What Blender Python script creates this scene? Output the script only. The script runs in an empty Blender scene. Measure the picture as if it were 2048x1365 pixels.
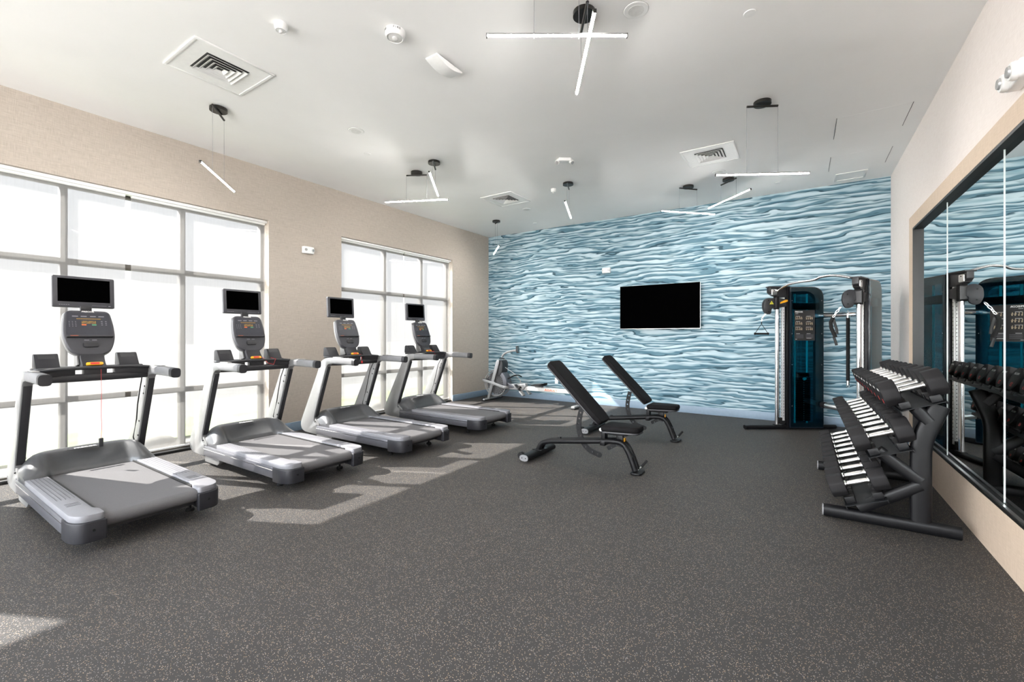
import bpy, bmesh, math, random
from mathutils import Vector, Matrix
random.seed(7)
PI = math.pi
C = bpy.context.scene.collection
SC = bpy.context.scene

# ------------------------------------------------------------------ materials
MATS = {}
def _nt(name):
    m = bpy.data.materials.new(name); m.use_nodes = True
    nt = m.node_tree; nt.nodes.clear()
    out = nt.nodes.new('ShaderNodeOutputMaterial')
    return m, nt, out
def srgb(r, g, b):
    f = lambda c: (c/255/12.92) if c/255 <= .04045 else ((c/255+.055)/1.055)**2.4
    return (f(r), f(g), f(b), 1)
def N(nt, t, **kw):
    n = nt.nodes.new(t)
    for k, v in kw.items():
        if k.startswith('i_'):
            n.inputs[k[2:].replace('_', ' ')].default_value = v
        else: setattr(n, k, v)
    return n
def mat(name, col, rough=.5, metal=0, var=.06, vscale=30, bump=0, bscale=200, spec=.5, coat=0, emit=None, estr=0, alpha=1):
    """plain procedural principled: base colour with a little noise variation, optional fine bump"""
    if name in MATS: return MATS[name]
    m, nt, out = _nt(name)
    p = N(nt, 'ShaderNodeBsdfPrincipled')
    tc = N(nt, 'ShaderNodeTexCoord')
    nz = N(nt, 'ShaderNodeTexNoise'); nz.inputs['Scale'].default_value = vscale; nz.inputs['Detail'].default_value = 3
    nt.links.new(tc.outputs['Object'], nz.inputs['Vector'])
    rp = N(nt, 'ShaderNodeValToRGB')
    a = tuple(max(0, c*(1-var)) for c in col[:3])+(1,); b = tuple(min(1, c*(1+var)) for c in col[:3])+(1,)
    rp.color_ramp.elements[0].position = .3; rp.color_ramp.elements[0].color = a
    rp.color_ramp.elements[1].position = .7; rp.color_ramp.elements[1].color = b
    nt.links.new(nz.outputs['Fac'], rp.inputs['Fac']); nt.links.new(rp.outputs['Color'], p.inputs['Base Color'])
    p.inputs['Roughness'].default_value = rough; p.inputs['Metallic'].default_value = metal
    p.inputs['Specular IOR Level'].default_value = spec
    p.inputs['Coat Weight'].default_value = coat; p.inputs['Coat Roughness'].default_value = .08
    if emit:
        p.inputs['Emission Color'].default_value = emit; p.inputs['Emission Strength'].default_value = estr
    if bump:
        n2 = N(nt, 'ShaderNodeTexNoise'); n2.inputs['Scale'].default_value = bscale
        nt.links.new(tc.outputs['Object'], n2.inputs['Vector'])
        bp = N(nt, 'ShaderNodeBump'); bp.inputs['Strength'].default_value = bump; bp.inputs['Distance'].default_value = .003
        nt.links.new(n2.outputs['Fac'], bp.inputs['Height']); nt.links.new(bp.outputs['Normal'], p.inputs['Normal'])
    nt.links.new(p.outputs[0], out.inputs[0])
    MATS[name] = m; return m

def floor_mat():
    m, nt, out = _nt('speckled_rubber'); L = nt.links.new
    p = N(nt, 'ShaderNodeBsdfPrincipled'); tc = N(nt, 'ShaderNodeTexCoord')
    vo = N(nt, 'ShaderNodeTexVoronoi'); vo.inputs['Scale'].default_value = 250
    L(tc.outputs['Object'], vo.inputs['Vector'])
    sep = N(nt, 'ShaderNodeSeparateColor'); L(vo.outputs['Color'], sep.inputs[0])
    # fleck mask: a random share of the cells
    th = N(nt, 'ShaderNodeMath', operation='GREATER_THAN'); th.inputs[1].default_value = .83
    L(sep.outputs[0], th.inputs[0])
    ds = N(nt, 'ShaderNodeMath', operation='LESS_THAN'); ds.inputs[1].default_value = .46
    L(vo.outputs['Distance'], ds.inputs[0])
    mm = N(nt, 'ShaderNodeMath', operation='MULTIPLY'); L(th.outputs[0], mm.inputs[0]); L(ds.outputs[0], mm.inputs[1])
    fc = N(nt, 'ShaderNodeValToRGB'); fc.color_ramp.elements[0].color = srgb(168, 144, 112); fc.color_ramp.elements[1].color = srgb(140, 141, 142)
    L(sep.outputs[1], fc.inputs['Fac'])
    nz = N(nt, 'ShaderNodeTexNoise'); nz.inputs['Scale'].default_value = 420; L(tc.outputs['Object'], nz.inputs['Vector'])
    n3 = N(nt, 'ShaderNodeTexNoise'); n3.inputs['Scale'].default_value = 1.3; n3.inputs['Detail'].default_value = 4; L(tc.outputs['Object'], n3.inputs['Vector'])
    bc = N(nt, 'ShaderNodeValToRGB'); bc.color_ramp.elements[0].position = .3; bc.color_ramp.elements[1].position = .75
    bc.color_ramp.elements[0].color = srgb(40, 38, 38); bc.color_ramp.elements[1].color = srgb(75, 74, 74)
    L(nz.outputs['Fac'], bc.inputs['Fac'])
    bm_ = N(nt, 'ShaderNodeMix', data_type='RGBA', blend_type='MULTIPLY'); bm_.inputs[0].default_value = .35
    L(bc.outputs[0], bm_.inputs[6]); L(n3.outputs['Fac'], bm_.inputs[7])
    mx = N(nt, 'ShaderNodeMix', data_type='RGBA'); L(mm.outputs[0], mx.inputs[0]); L(bm_.outputs[2], mx.inputs[6]); L(fc.outputs[0], mx.inputs[7])
    # faint seams of the 1.22 m rolls
    sx = N(nt, 'ShaderNodeSeparateXYZ'); L(tc.outputs['Object'], sx.inputs[0])
    md = N(nt, 'ShaderNodeMath', operation='PINGPONG'); md.inputs[1].default_value = .61
    L(sx.outputs[1], md.inputs[0])
    lt = N(nt, 'ShaderNodeMath', operation='LESS_THAN'); lt.inputs[1].default_value = .0015; L(md.outputs[0], lt.inputs[0])
    m2 = N(nt, 'ShaderNodeMix', data_type='RGBA'); L(lt.outputs[0], m2.inputs[0]); L(mx.outputs[2], m2.inputs[6]); m2.inputs[7].default_value = srgb(48, 47, 48)
    L(m2.outputs[2], p.inputs['Base Color']); p.inputs['Roughness'].default_value = .6; p.inputs['Specular IOR Level'].default_value = .3
    bp = N(nt, 'ShaderNodeBump'); bp.inputs['Strength'].default_value = .25; bp.inputs['Distance'].default_value = .002
    L(nz.outputs['Fac'], bp.inputs['Height']); L(bp.outputs[0], p.inputs['Normal'])
    L(p.outputs[0], out.inputs[0]); return m

def linen_mat(name, c1, c2):
    m, nt, out = _nt(name); L = nt.links.new
    p = N(nt, 'ShaderNodeBsdfPrincipled'); tc = N(nt, 'ShaderNodeTexCoord')
    mix = None
    outs = []
    for sc in ((300, 300, 12), (14, 14, 380)):
        mp = N(nt, 'ShaderNodeMapping'); mp.inputs['Scale'].default_value = sc; L(tc.outputs['Object'], mp.inputs[0])
        nz = N(nt, 'ShaderNodeTexNoise'); nz.inputs['Scale'].default_value = 1; nz.inputs['Detail'].default_value = 2; L(mp.outputs[0], nz.inputs['Vector']); outs.append(nz.outputs['Fac'])
    ad = N(nt, 'ShaderNodeMath', operation='ADD'); L(outs[0], ad.inputs[0]); L(outs[1], ad.inputs[1])
    rp = N(nt, 'ShaderNodeValToRGB'); rp.color_ramp.elements[0].position = .0; rp.color_ramp.elements[1].position = 1
    ml = N(nt, 'ShaderNodeMath', operation='MULTIPLY_ADD'); ml.inputs[1].default_value = 1.6; ml.inputs[2].default_value = -1.1
    L(ad.outputs[0], ml.inputs[0]); L(ml.outputs[0], rp.inputs['Fac'])
    rp.color_ramp.elements[0].color = c1; rp.color_ramp.elements[1].color = c2
    L(rp.outputs[0], p.inputs['Base Color']); p.inputs['Roughness'].default_value = .85; p.inputs['Specular IOR Level'].default_value = .2
    bp = N(nt, 'ShaderNodeBump'); bp.inputs['Strength'].default_value = .12; bp.inputs['Distance'].default_value = .002
    L(ad.outputs[0], bp.inputs['Height']); L(bp.outputs[0], p.inputs['Normal'])
    L(p.outputs[0], out.inputs[0]); return m

def wave_wall_mat():
    """blue wallpaper: long tapering brush waves, light bands with thin dark creases"""
    m, nt, out = _nt('wave_wallpaper'); L = nt.links.new
    p = N(nt, 'ShaderNodeBsdfPrincipled'); tc = N(nt, 'ShaderNodeTexCoord')
    def noise(sx, sz, det=2, off=0, rough=.5):
        mp = N(nt, 'ShaderNodeMapping'); mp.inputs['Scale'].default_value = (sx, 1, sz); mp.inputs['Location'].default_value = (off, 0, off*1.7)
        L(tc.outputs['Object'], mp.inputs[0])
        n = N(nt, 'ShaderNodeTexNoise'); n.inputs['Scale'].default_value = 1; n.inputs['Detail'].default_value = det; n.inputs['Roughness'].default_value = rough
        L(mp.outputs[0], n.inputs['Vector']); return n.outputs['Fac']
    def M(op, a, b=None, c=None):
        n = N(nt, 'ShaderNodeMath', operation=op)
        for i, v in enumerate((a, b, c)):
            if v is None: continue
            if isinstance(v, (int, float)): n.inputs[i].default_value = v
            else: L(v, n.inputs[i])
        return n.outputs[0]
    sx = N(nt, 'ShaderNodeSeparateXYZ'); L(tc.outputs['Object'], sx.inputs[0])
    z = sx.outputs[2]
    def layer(freq, amp1, s1, amp2, s2, off):
        u = M('MULTIPLY', z, freq)
        u = M('MULTIPLY_ADD', M('SUBTRACT', noise(s1[0], s1[1], 2, off), .5), amp1, u)
        u = M('MULTIPLY_ADD', M('SUBTRACT', noise(s2[0], s2[1], 2, off+5), .5), amp2, u)
        return M('FRACT', u)
    f1 = layer(11, 4.2, (.55, 1.5), 1.9, (1.5, 9), 0)
    f2 = layer(17, 5.0, (.8, 2.2), 2.4, (2.0, 12), 20)
    def ramp(fac, els):
        r = N(nt, 'ShaderNodeValToRGB'); cr = r.color_ramp
        while len(cr.elements) > 1: cr.elements.remove(cr.elements[0])
        cr.elements[0].position = els[0][0]; cr.elements[0].color = els[0][1]
        for q, c in els[1:]:
            e = cr.elements.new(q); e.color = c
        L(fac, r.inputs['Fac']); return r.outputs['Color']
    dark = srgb(58, 86, 98); mid = srgb(96, 130, 144); lt = srgb(160, 184, 194); vl = srgb(188, 207, 214)
    c1 = ramp(f1, [(0, dark), (.05, dark), (.08, mid), (.36, mid), (.42, lt), (.62, vl), (.90, vl), (.94, lt), (.965, dark), (1, dark)])
    c2 = ramp(f2, [(0, dark), (.08, dark), (.12, mid), (.44, mid), (.50, lt), (.90, vl), (.95, lt), (1, dark)])
    # masks decide which layer shows and where deeper blue washes lie
    mk = N(nt, 'ShaderNodeValToRGB'); mk.color_ramp.elements[0].position = .44; mk.color_ramp.elements[1].position = .56
    L(noise(1.3, 8, 2, 40), mk.inputs['Fac'])
    mx = N(nt, 'ShaderNodeMix', data_type='RGBA'); L(mk.outputs[0], mx.inputs[0]); L(c1, mx.inputs[6]); L(c2, mx.inputs[7])
    mk2 = N(nt, 'ShaderNodeValToRGB'); mk2.color_ramp.elements[0].position = .47; mk2.color_ramp.elements[1].position = .72
    L(noise(1.7, 13, 2, 60), mk2.inputs['Fac'])
    m2 = N(nt, 'ShaderNodeMix', data_type='RGBA'); m2.blend_type = 'MULTIPLY'
    sc = M('MULTIPLY', mk2.outputs[0], .85); L(sc, m2.inputs[0]); L(mx.outputs[2], m2.inputs[6]); m2.inputs[7].default_value = srgb(158, 190, 203)
    L(m2.outputs[2], p.inputs['Base Color']); p.inputs['Roughness'].default_value = .75; p.inputs['Specular IOR Level'].default_value = .25
    L(p.outputs[0], out.inputs[0]); return m

def shade_mat():
    m, nt, out = _nt('shade_mesh_fabric'); L = nt.links.new
    tr = N(nt, 'ShaderNodeBsdfTransparent'); tr.inputs[0].default_value = (1, 1, 1, 1)
    tl = N(nt, 'ShaderNodeBsdfTranslucent'); tl.inputs[0].default_value = (.80, .79, .76, 1)
    df = N(nt, 'ShaderNodeBsdfDiffuse'); df.inputs[0].default_value = (.36, .36, .36, 1)
    a = N(nt, 'ShaderNodeMixShader'); a.inputs[0].default_value = SHADE_T; L(df.outputs[0], a.inputs[1]); L(tl.outputs[0], a.inputs[2])
    tc = N(nt, 'ShaderNodeTexCoord'); mp = N(nt, 'ShaderNodeMapping'); mp.inputs['Scale'].default_value = (1, 60, 3); L(tc.outputs['Object'], mp.inputs[0])
    nz = N(nt, 'ShaderNodeTexNoise'); nz.inputs['Scale'].default_value = 1; L(mp.outputs[0], nz.inputs['Vector'])
    mr = N(nt, 'ShaderNodeMapRange'); mr.inputs['To Min'].default_value = SHADE_O*.94; mr.inputs['To Max'].default_value = SHADE_O*1.06; L(nz.outputs['Fac'], mr.inputs['Value'])
    b = N(nt, 'ShaderNodeMixShader'); L(mr.outputs[0], b.inputs[0]); L(a.outputs[0], b.inputs[1]); L(tr.outputs[0], b.inputs[2])
    L(b.outputs[0], out.inputs[0]); return m

def glass_mat(name, tint=(1, 1, 1, 1), refl=.06, dens=0.0, rough=.0):
    m, nt, out = _nt(name); L = nt.links.new
    tr = N(nt, 'ShaderNodeBsdfTransparent'); 
    tc = N(nt, 'ShaderNodeTexCoord'); nz = N(nt, 'ShaderNodeTexNoise'); nz.inputs['Scale'].default_value = 2; L(tc.outputs['Object'], nz.inputs['Vector'])
    rp = N(nt, 'ShaderNodeValToRGB'); rp.color_ramp.elements[0].color = tuple(c*.97 for c in tint[:3])+(1,); rp.color_ramp.elements[1].color = tint
    L(nz.outputs['Fac'], rp.inputs[0]); L(rp.outputs[0], tr.inputs[0])
    gl = N(nt, 'ShaderNodeBsdfGlossy'); gl.inputs['Roughness'].default_value = rough
    lw = N(nt, 'ShaderNodeLayerWeight'); lw.inputs['Blend'].default_value = .5
    pw = N(nt, 'ShaderNodeMath', operation='POWER'); pw.inputs[1].default_value = 4; L(lw.outputs['Facing'], pw.inputs[0])
    fr = N(nt, 'ShaderNodeMath', operation='MULTIPLY_ADD'); fr.inputs[1].default_value = .9; fr.inputs[2].default_value = refl*.6; L(pw.outputs[0], fr.inputs[0])
    mx = N(nt, 'ShaderNodeMixShader'); L(fr.outputs[0], mx.inputs[0]); L(tr.outputs[0], mx.inputs[1]); L(gl.outputs[0], mx.inputs[2])
    L(mx.outputs[0], out.inputs[0]); return m

def led_mat(strength):
    m, nt, out = _nt('led_diffuser'); L = nt.links.new
    e = N(nt, 'ShaderNodeEmission'); e.inputs[0].default_value = (1, .965, .93, 1); e.inputs[1].default_value = strength
    L(e.outputs[0], out.inputs[0]); return m

SHADE_T = .065   # translucent share of the solid threads
SHADE_O = .50   # open share of the mesh
floor_m = floor_mat(); beige_m = linen_mat('beige_linen_wallcovering', srgb(172, 162, 151), srgb(198, 188, 177))
pale_m = linen_mat('pale_linen_wallcovering', srgb(226, 216, 210), srgb(240, 232, 227))
wave_m = wave_wall_mat(); shade_m = shade_mat(); clear_m = glass_mat('window_glass')
ceil_m = mat('white_ceiling_paint', (.90, .895, .885, 1), .9, var=.01, vscale=3)
white_m = mat('white_plastic', (.85, .85, .84, 1), .45, var=.02)
white2_m = mat('white_enamel', (.80, .80, .79, 1), .4, var=.02)
base_m = mat('slate_blue_vinyl', srgb(132, 152, 170), .5, var=.03)
alu_m = mat('bronze_grey_aluminium', srgb(70, 66, 60), .6, metal=.1, var=.04)
dark_alu_m = mat('dark_anodised_metal', srgb(58, 56, 54), .32, metal=.7, var=.05)
black_m = mat('black_powder_coat', srgb(14, 14, 16), .42, spec=.22, var=.08, bump=.05, bscale=900)
black_gloss = mat('black_gloss', srgb(14, 14, 15), .25, var=.05)
void_m = mat('screen_black', (0.0006, 0.0006, 0.0007, 1), .3, var=.05, spec=.0)
vinyl_m = mat('black_vinyl', srgb(22, 21, 22), .6, spec=.06, var=.06, bump=.15, bscale=500)
rub_m = mat('black_rubber', srgb(20, 20, 21), .7, spec=.25, var=.08)
ureth_m = mat('charcoal_urethane', srgb(34, 33, 34), .6, spec=.16, var=.06, vscale=60, bump=.06, bscale=700)
chrome_m = mat('chrome', (.83, .83, .84, 1), .12, metal=1, var=.02)
steel_m = mat('brushed_steel', (.70, .69, .68, 1), .28, metal=1, var=.04)
silver_m = mat('silver_paint', srgb(140, 140, 140), .38, metal=.35, var=.03)
rail_m = mat('silver_rail_paint', srgb(98, 98, 104), .35, metal=.45, var=.03)
plat_m = mat('light_grey_deck_plastic', srgb(122, 122, 127), .5, var=.03)
cover_m = mat('graphite_cover', srgb(80, 81, 83), .33, metal=.25, var=.04)
cap_m = mat('dark_grey_end_cap', srgb(38, 38, 42), .45, spec=.3, var=.04)
belt_m = mat('woven_belt', srgb(88, 87, 89), .6, var=.10, vscale=260, bump=.1, bscale=900)
console_m = mat('console_charcoal', srgb(60, 60, 65), .45, var=.05)
panel_m = mat('console_membrane', srgb(48, 49, 57), .35, var=.05)
dgrey_m = mat('dark_grey_plastic', srgb(40, 40, 43), .45, var=.05)
grip_m = mat('grey_rubber_grip', srgb(118, 118, 120), .5, var=.05)
yellow_m = mat('yellow_pull_tab', srgb(240, 170, 30), .45, var=.03)
orange_m = mat('orange_print', srgb(238, 110, 50), .5, var=.03)
red_m = mat('red_print', srgb(200, 45, 45), .5, var=.03)
amber_m = mat('amber_led_print', srgb(150, 118, 50), .5, var=.03, emit=srgb(220, 160, 40), estr=.06)
green_m = mat('green_print', srgb(80, 150, 110), .5, var=.03)
wprint_m = mat('white_print', srgb(222, 222, 220), .5, var=.02)
gprint_m = mat('grey_print', srgb(130, 130, 136), .5, var=.02)
teal_m = mat('teal_rod', srgb(70, 232, 240), .3, var=.03)
tint_m = glass_mat('tinted_shroud', (.34, .60, .66, 1))
shroud_m = mat('navy_black_shroud', srgb(22, 30, 38), .12, var=.05, coat=.4)
bronze_m = linen_mat('champagne_frame_laminate', srgb(196, 176, 156), srgb(216, 197, 178))
mirror_m = mat('mirror_silver', (.86, .90, .89, 1), 0.0, metal=1, var=.004, vscale=1)
edge_m = mat('mirror_edge', srgb(215, 225, 222), .2, var=.03)
seal_m = mat('black_gasket', srgb(18, 18, 18), .5, var=.05)
conc_m = mat('pavement', srgb(98, 97, 94), .9, var=.08, vscale=2)
grass_m = mat('lawn_grass', srgb(110, 125, 84), .9, var=.25, vscale=3)
led_m = led_mat(95)

# ------------------------------------------------------------------ mesh tools
class MB:
    def __init__(s): s.bm = bmesh.new()
    def _merge(s, t, bev=0, seg=2, mtx=None, ang=.5):
        if bev:
            bmesh.ops.recalc_face_normals(t, faces=t.faces)
            es = [e for e in t.edges if len(e.link_faces) == 2 and e.calc_face_angle(0) > ang]
            bmesh.ops.bevel(t, geom=es, offset=bev, segments=seg, affect='EDGES', profile=.5, clamp_overlap=True)
        if mtx is not None: bmesh.ops.transform(t, matrix=mtx, verts=t.verts)
        me = bpy.data.meshes.new('tmp'); t.to_mesh(me); t.free()
        s.bm.from_mesh(me); bpy.data.meshes.remove(me); return s
    def box(s, c, d, bev=0, rot=(0, 0, 0), seg=2):
        t = bmesh.new(); bmesh.ops.create_cube(t, size=1)
        bmesh.ops.scale(t, vec=d, verts=t.verts)
        from mathutils import Euler
        m = Matrix.Translation(c) @ Euler(rot).to_matrix().to_4x4()
        return s._merge(t, bev, seg, m)
    def prism(s, pts, a, b, axis='y', bev=0, seg=2, mtx=None):
        t = bmesh.new()
        f = {'y': lambda p, h: (p[0], h, p[1]), 'x': lambda p, h: (h, p[0], p[1]), 'z': lambda p, h: (p[0], p[1], h)}[axis]
        lo = [t.verts.new(f(p, a)) for p in pts]; hi = [t.verts.new(f(p, b)) for p in pts]
        t.faces.new(lo); t.faces.new(hi[::-1]); n = len(pts)
        for i in range(n): t.faces.new((lo[i], hi[i], hi[(i+1) % n], lo[(i+1) % n]))
        bmesh.ops.recalc_face_normals(t, faces=t.faces)
        return s._merge(t, bev, seg, mtx)
    def tube(s, pts, r, n=12, ry=None, caps=True, up=(0, 0, 1), sq=1.0):
        """sweep an ellipse (r sideways, ry along up) or a squarish section (sq<1) along pts"""
        pts = [Vector(p) for p in pts]; ry = ry or r; t = bmesh.new(); rings = []
        up = Vector(up)
        for i, p in enumerate(pts):
            d = (pts[min(i+1, len(pts)-1)]-pts[max(i-1, 0)]).normalized()
            u = up if abs(d.dot(up)) < .98 else (Vector((1, 0, 0)) if abs(d.x) < .9 else Vector((0, 1, 0)))
            side = d.cross(u).normalized(); w = side.cross(d).normalized()
            k = 1.0
            if 0 < i < len(pts)-1:
                c = (pts[i+1]-p).normalized().dot((p-pts[i-1]).normalized()); k = 1/max(.5, math.sqrt((1+c)/2))
            ring = []
            for j in range(n):
                a = 2*PI*(j+.5)/n; ca, sa = math.cos(a), math.sin(a)
                ca = math.copysign(abs(ca)**sq, ca); sa = math.copysign(abs(sa)**sq, sa)
                ring.append(t.verts.new(p+side*ca*r+w*sa*ry*(k if n > 4 else k)))
            rings.append(ring)
        for A, B in zip(rings, rings[1:]):
            for j in range(n): t.faces.new((A[j], A[(j+1) % n], B[(j+1) % n], B[j]))
        if caps: t.faces.new(rings[0][::-1]); t.faces.new(rings[-1])
        bmesh.ops.recalc_face_normals(t, faces=t.faces)
        return s._merge(t)
    def cyl(s, a, b, r, r2=None, n=20, bev=0):
        a, b = Vector(a), Vector(b); d = b-a; t = bmesh.new()
        bmesh.ops.create_cone(t, cap_ends=True, segments=n, radius1=r, radius2=r if r2 is None else r2, depth=d.length)
        m = Matrix.Translation((a+b)/2) @ d.to_track_quat('Z', 'Y').to_matrix().to_4x4()
        return s._merge(t, bev, 2, m, .9)
    def ball(s, c, r, sc=(1, 1, 1), n=16):
        t = bmesh.new(); bmesh.ops.create_uvsphere(t, u_segments=n, v_segments=n//2+2, radius=r)
        return s._merge(t, 0, 2, Matrix.Translation(c) @ Matrix.Diagonal((*sc, 1)))
    def lathe(s, prof, c=(0, 0, 0), n=32, mtx=None):
        t = bmesh.new(); rings = []
        for r, z in prof:
            if r < 1e-6: rings.append([t.verts.new((0, 0, z))]*n)
            else: rings.append([t.verts.new((r*math.cos(2*PI*j/n), r*math.sin(2*PI*j/n), z)) for j in range(n)])
        for A, B in zip(rings, rings[1:]):
            for j in range(n):
                q = []
                for v in (A[j], A[(j+1) % n], B[(j+1) % n], B[j]):
                    if v not in q: q.append(v)
                if len(q) > 2: t.faces.new(q)
        bmesh.ops.recalc_face_normals(t, faces=t.faces)
        m = Matrix.Translation(c)
        return s._merge(t, 0, 2, m if mtx is None else m @ mtx)
    def torus(s, c, R, r, axis='y', n=40, k=8, sx=1, sz=1):
        pts = []
        for i in range(n+1):
            a = 2*PI*i/n; u, v = R*math.cos(a)*sx, R*math.sin(a)*sz
            pts.append({'y': (c[0]+u, c[1], c[2]+v), 'x': (c[0], c[1]+u, c[2]+v), 'z': (c[0]+u, c[1]+v, c[2])}[axis])
        up = {'y': (0, 1, 0), 'x': (1, 0, 0), 'z': (0, 0, 1)}[axis]
        return s.tube(pts, r, k, caps=False, up=up)
    def grid(s, rows):
        t = bmesh.new(); R = [[t.verts.new(p) for p in r] for r in rows]
        for A, B in zip(R, R[1:]):
            for j in range(len(A)-1): t.faces.new((A[j], A[j+1], B[j+1], B[j]))
        return s._merge(t)
    def xf(s, m): bmesh.ops.transform(s.bm, matrix=m, verts=s.bm.verts); return s
    def build(s, name, material, parent=None, smooth=True, ang=35, **props):
        me = bpy.data.meshes.new(name); s.bm.to_mesh(me); s.bm.free(); return link(name, me, material, parent, smooth, ang, **props)
def link(name, me, material, parent=None, smooth=True, ang=35, **props):
    if smooth and len(me.polygons):
        me.polygons.foreach_set('use_smooth', [True]*len(me.polygons))
        me.set_sharp_from_angle(angle=math.radians(ang))
    me.materials.clear(); me.materials.append(material)
    o = bpy.data.objects.new(name, me); C.objects.link(o)
    if parent is not None: o.parent = parent
    for k, v in props.items(): o[k] = v
    return o
def thing(name, label, cat, loc=(0, 0, 0), rz=0, group=None):
    o = bpy.data.objects.new(name, None); C.objects.link(o); o.empty_display_size = .1
    o.location = loc; o.rotation_euler = (0, 0, rz); o['label'] = label; o['category'] = cat
    if group: o['group'] = group
    return o
def tag(o, label, cat, group=None):
    o['label'] = label; o['category'] = cat
    if group: o['group'] = group
    return o
def struct(o): o['kind'] = 'structure'; return o
def fillet(pts, r, n=6):
    """round the inner corners of a polyline"""
    P = [Vector(p) for p in pts]; out = [P[0]]
    for i in range(1, len(P)-1):
        a, b = (P[i-1]-P[i]), (P[i+1]-P[i]); k = min(r, a.length*.48, b.length*.48)
        p0, p2 = P[i]+a.normalized()*k, P[i]+b.normalized()*k
        for j in range(n+1):
            t = j/n; out.append(p0*(1-t)**2+P[i]*2*t*(1-t)+p2*t*t)
    out.append(P[-1]); return out
def rpoly(pts, r, n=5):
    """rounded closed 2-D polygon; r a number or one per corner"""
    P = [Vector(p) for p in pts]; out = []; L = len(P)
    for i in range(L):
        rr = r[i] if isinstance(r, (list, tuple)) else r
        a, b = P[i-1]-P[i], P[(i+1) % L]-P[i]; k = min(rr, a.length*.49, b.length*.49)
        if k < 1e-5: out.append(tuple(P[i])); continue
        p0, p2 = P[i]+a.normalized()*k, P[i]+b.normalized()*k
        for j in range(n+1):
            t = j/n; out.append(tuple(p0*(1-t)**2+P[i]*2*t*(1-t)+p2*t*t))
    return out
def text(body, size, material, parent, mtx, name='logo', depth=.0006, sx=1, bold=0):
    cu = bpy.data.curves.new('t', 'FONT'); cu.body = body; cu.size = size; cu.align_x = 'CENTER'; cu.align_y = 'CENTER'
    cu.extrude = depth; cu.offset = bold; cu.resolution_u = 2
    o = bpy.data.objects.new('t', cu); C.objects.link(o)
    me = bpy.data.meshes.new_from_object(o.evaluated_get(bpy.context.evaluated_depsgraph_get()))
    bpy.data.objects.remove(o); me.transform(mtx @ Matrix.Diagonal((sx, 1, 1, 1)))
    return link(name, me, material, parent, smooth=False)
def sheet(outline, holes, thick, material, name, parent, mtx):
    """flat plate with real holes, made from a filled 2-D curve"""
    cu = bpy.data.curves.new('t', 'CURVE'); cu.dimensions = '2D'; cu.fill_mode = 'BOTH'; cu.extrude = thick/2
    for pl in [outline]+holes:
        sp = cu.splines.new('POLY'); sp.points.add(len(pl)-1); sp.use_cyclic_u = True
        for q, p in zip(sp.points, pl): q.co = (p[0], p[1], 0, 1)
    o = bpy.data.objects.new('t', cu); C.objects.link(o)
    me = bpy.data.meshes.new_from_object(o.evaluated_get(bpy.context.evaluated_depsgraph_get()))
    bpy.data.objects.remove(o); me.transform(mtx)
    return link(name, me, material, parent, smooth=False)
def circ(c, r, n=14, sx=1): return [(c[0]+r*sx*math.cos(2*PI*i/n), c[1]+r*math.sin(2*PI*i/n)) for i in range(n)]
def frame_m(origin, ex, ey):
    """matrix whose x axis is ex, y axis ey, z = ex x ey, at origin"""
    ex = Vector(ex).normalized(); ey = Vector(ey); ey = (ey-ex*ey.dot(ex)).normalized(); ez = ex.cross(ey)
    m = Matrix.Identity(4)
    for i in range(3): m[i][0] = ex[i]; m[i][1] = ey[i]; m[i][2] = ez[i]; m[i][3] = origin[i]
    return m
def children(o): return [c for c in C.objects if c.parent == o]
def dup(root, loc=None, label=None, rz=None):
    kids = {}
    for c in C.objects:
        if c.parent is not None: kids.setdefault(c.parent.name, []).append(c)
    def rec(o, par):
        c = o.copy(); C.objects.link(c); c.parent = par
        for k in kids.get(o.name, []): rec(k, c)
        return c
    r = rec(root, None)
    if loc is not None: r.location = loc
    if rz is not None: r.rotation_euler = (0, 0, rz)
    if label: r['label'] = label
    return r

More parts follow.
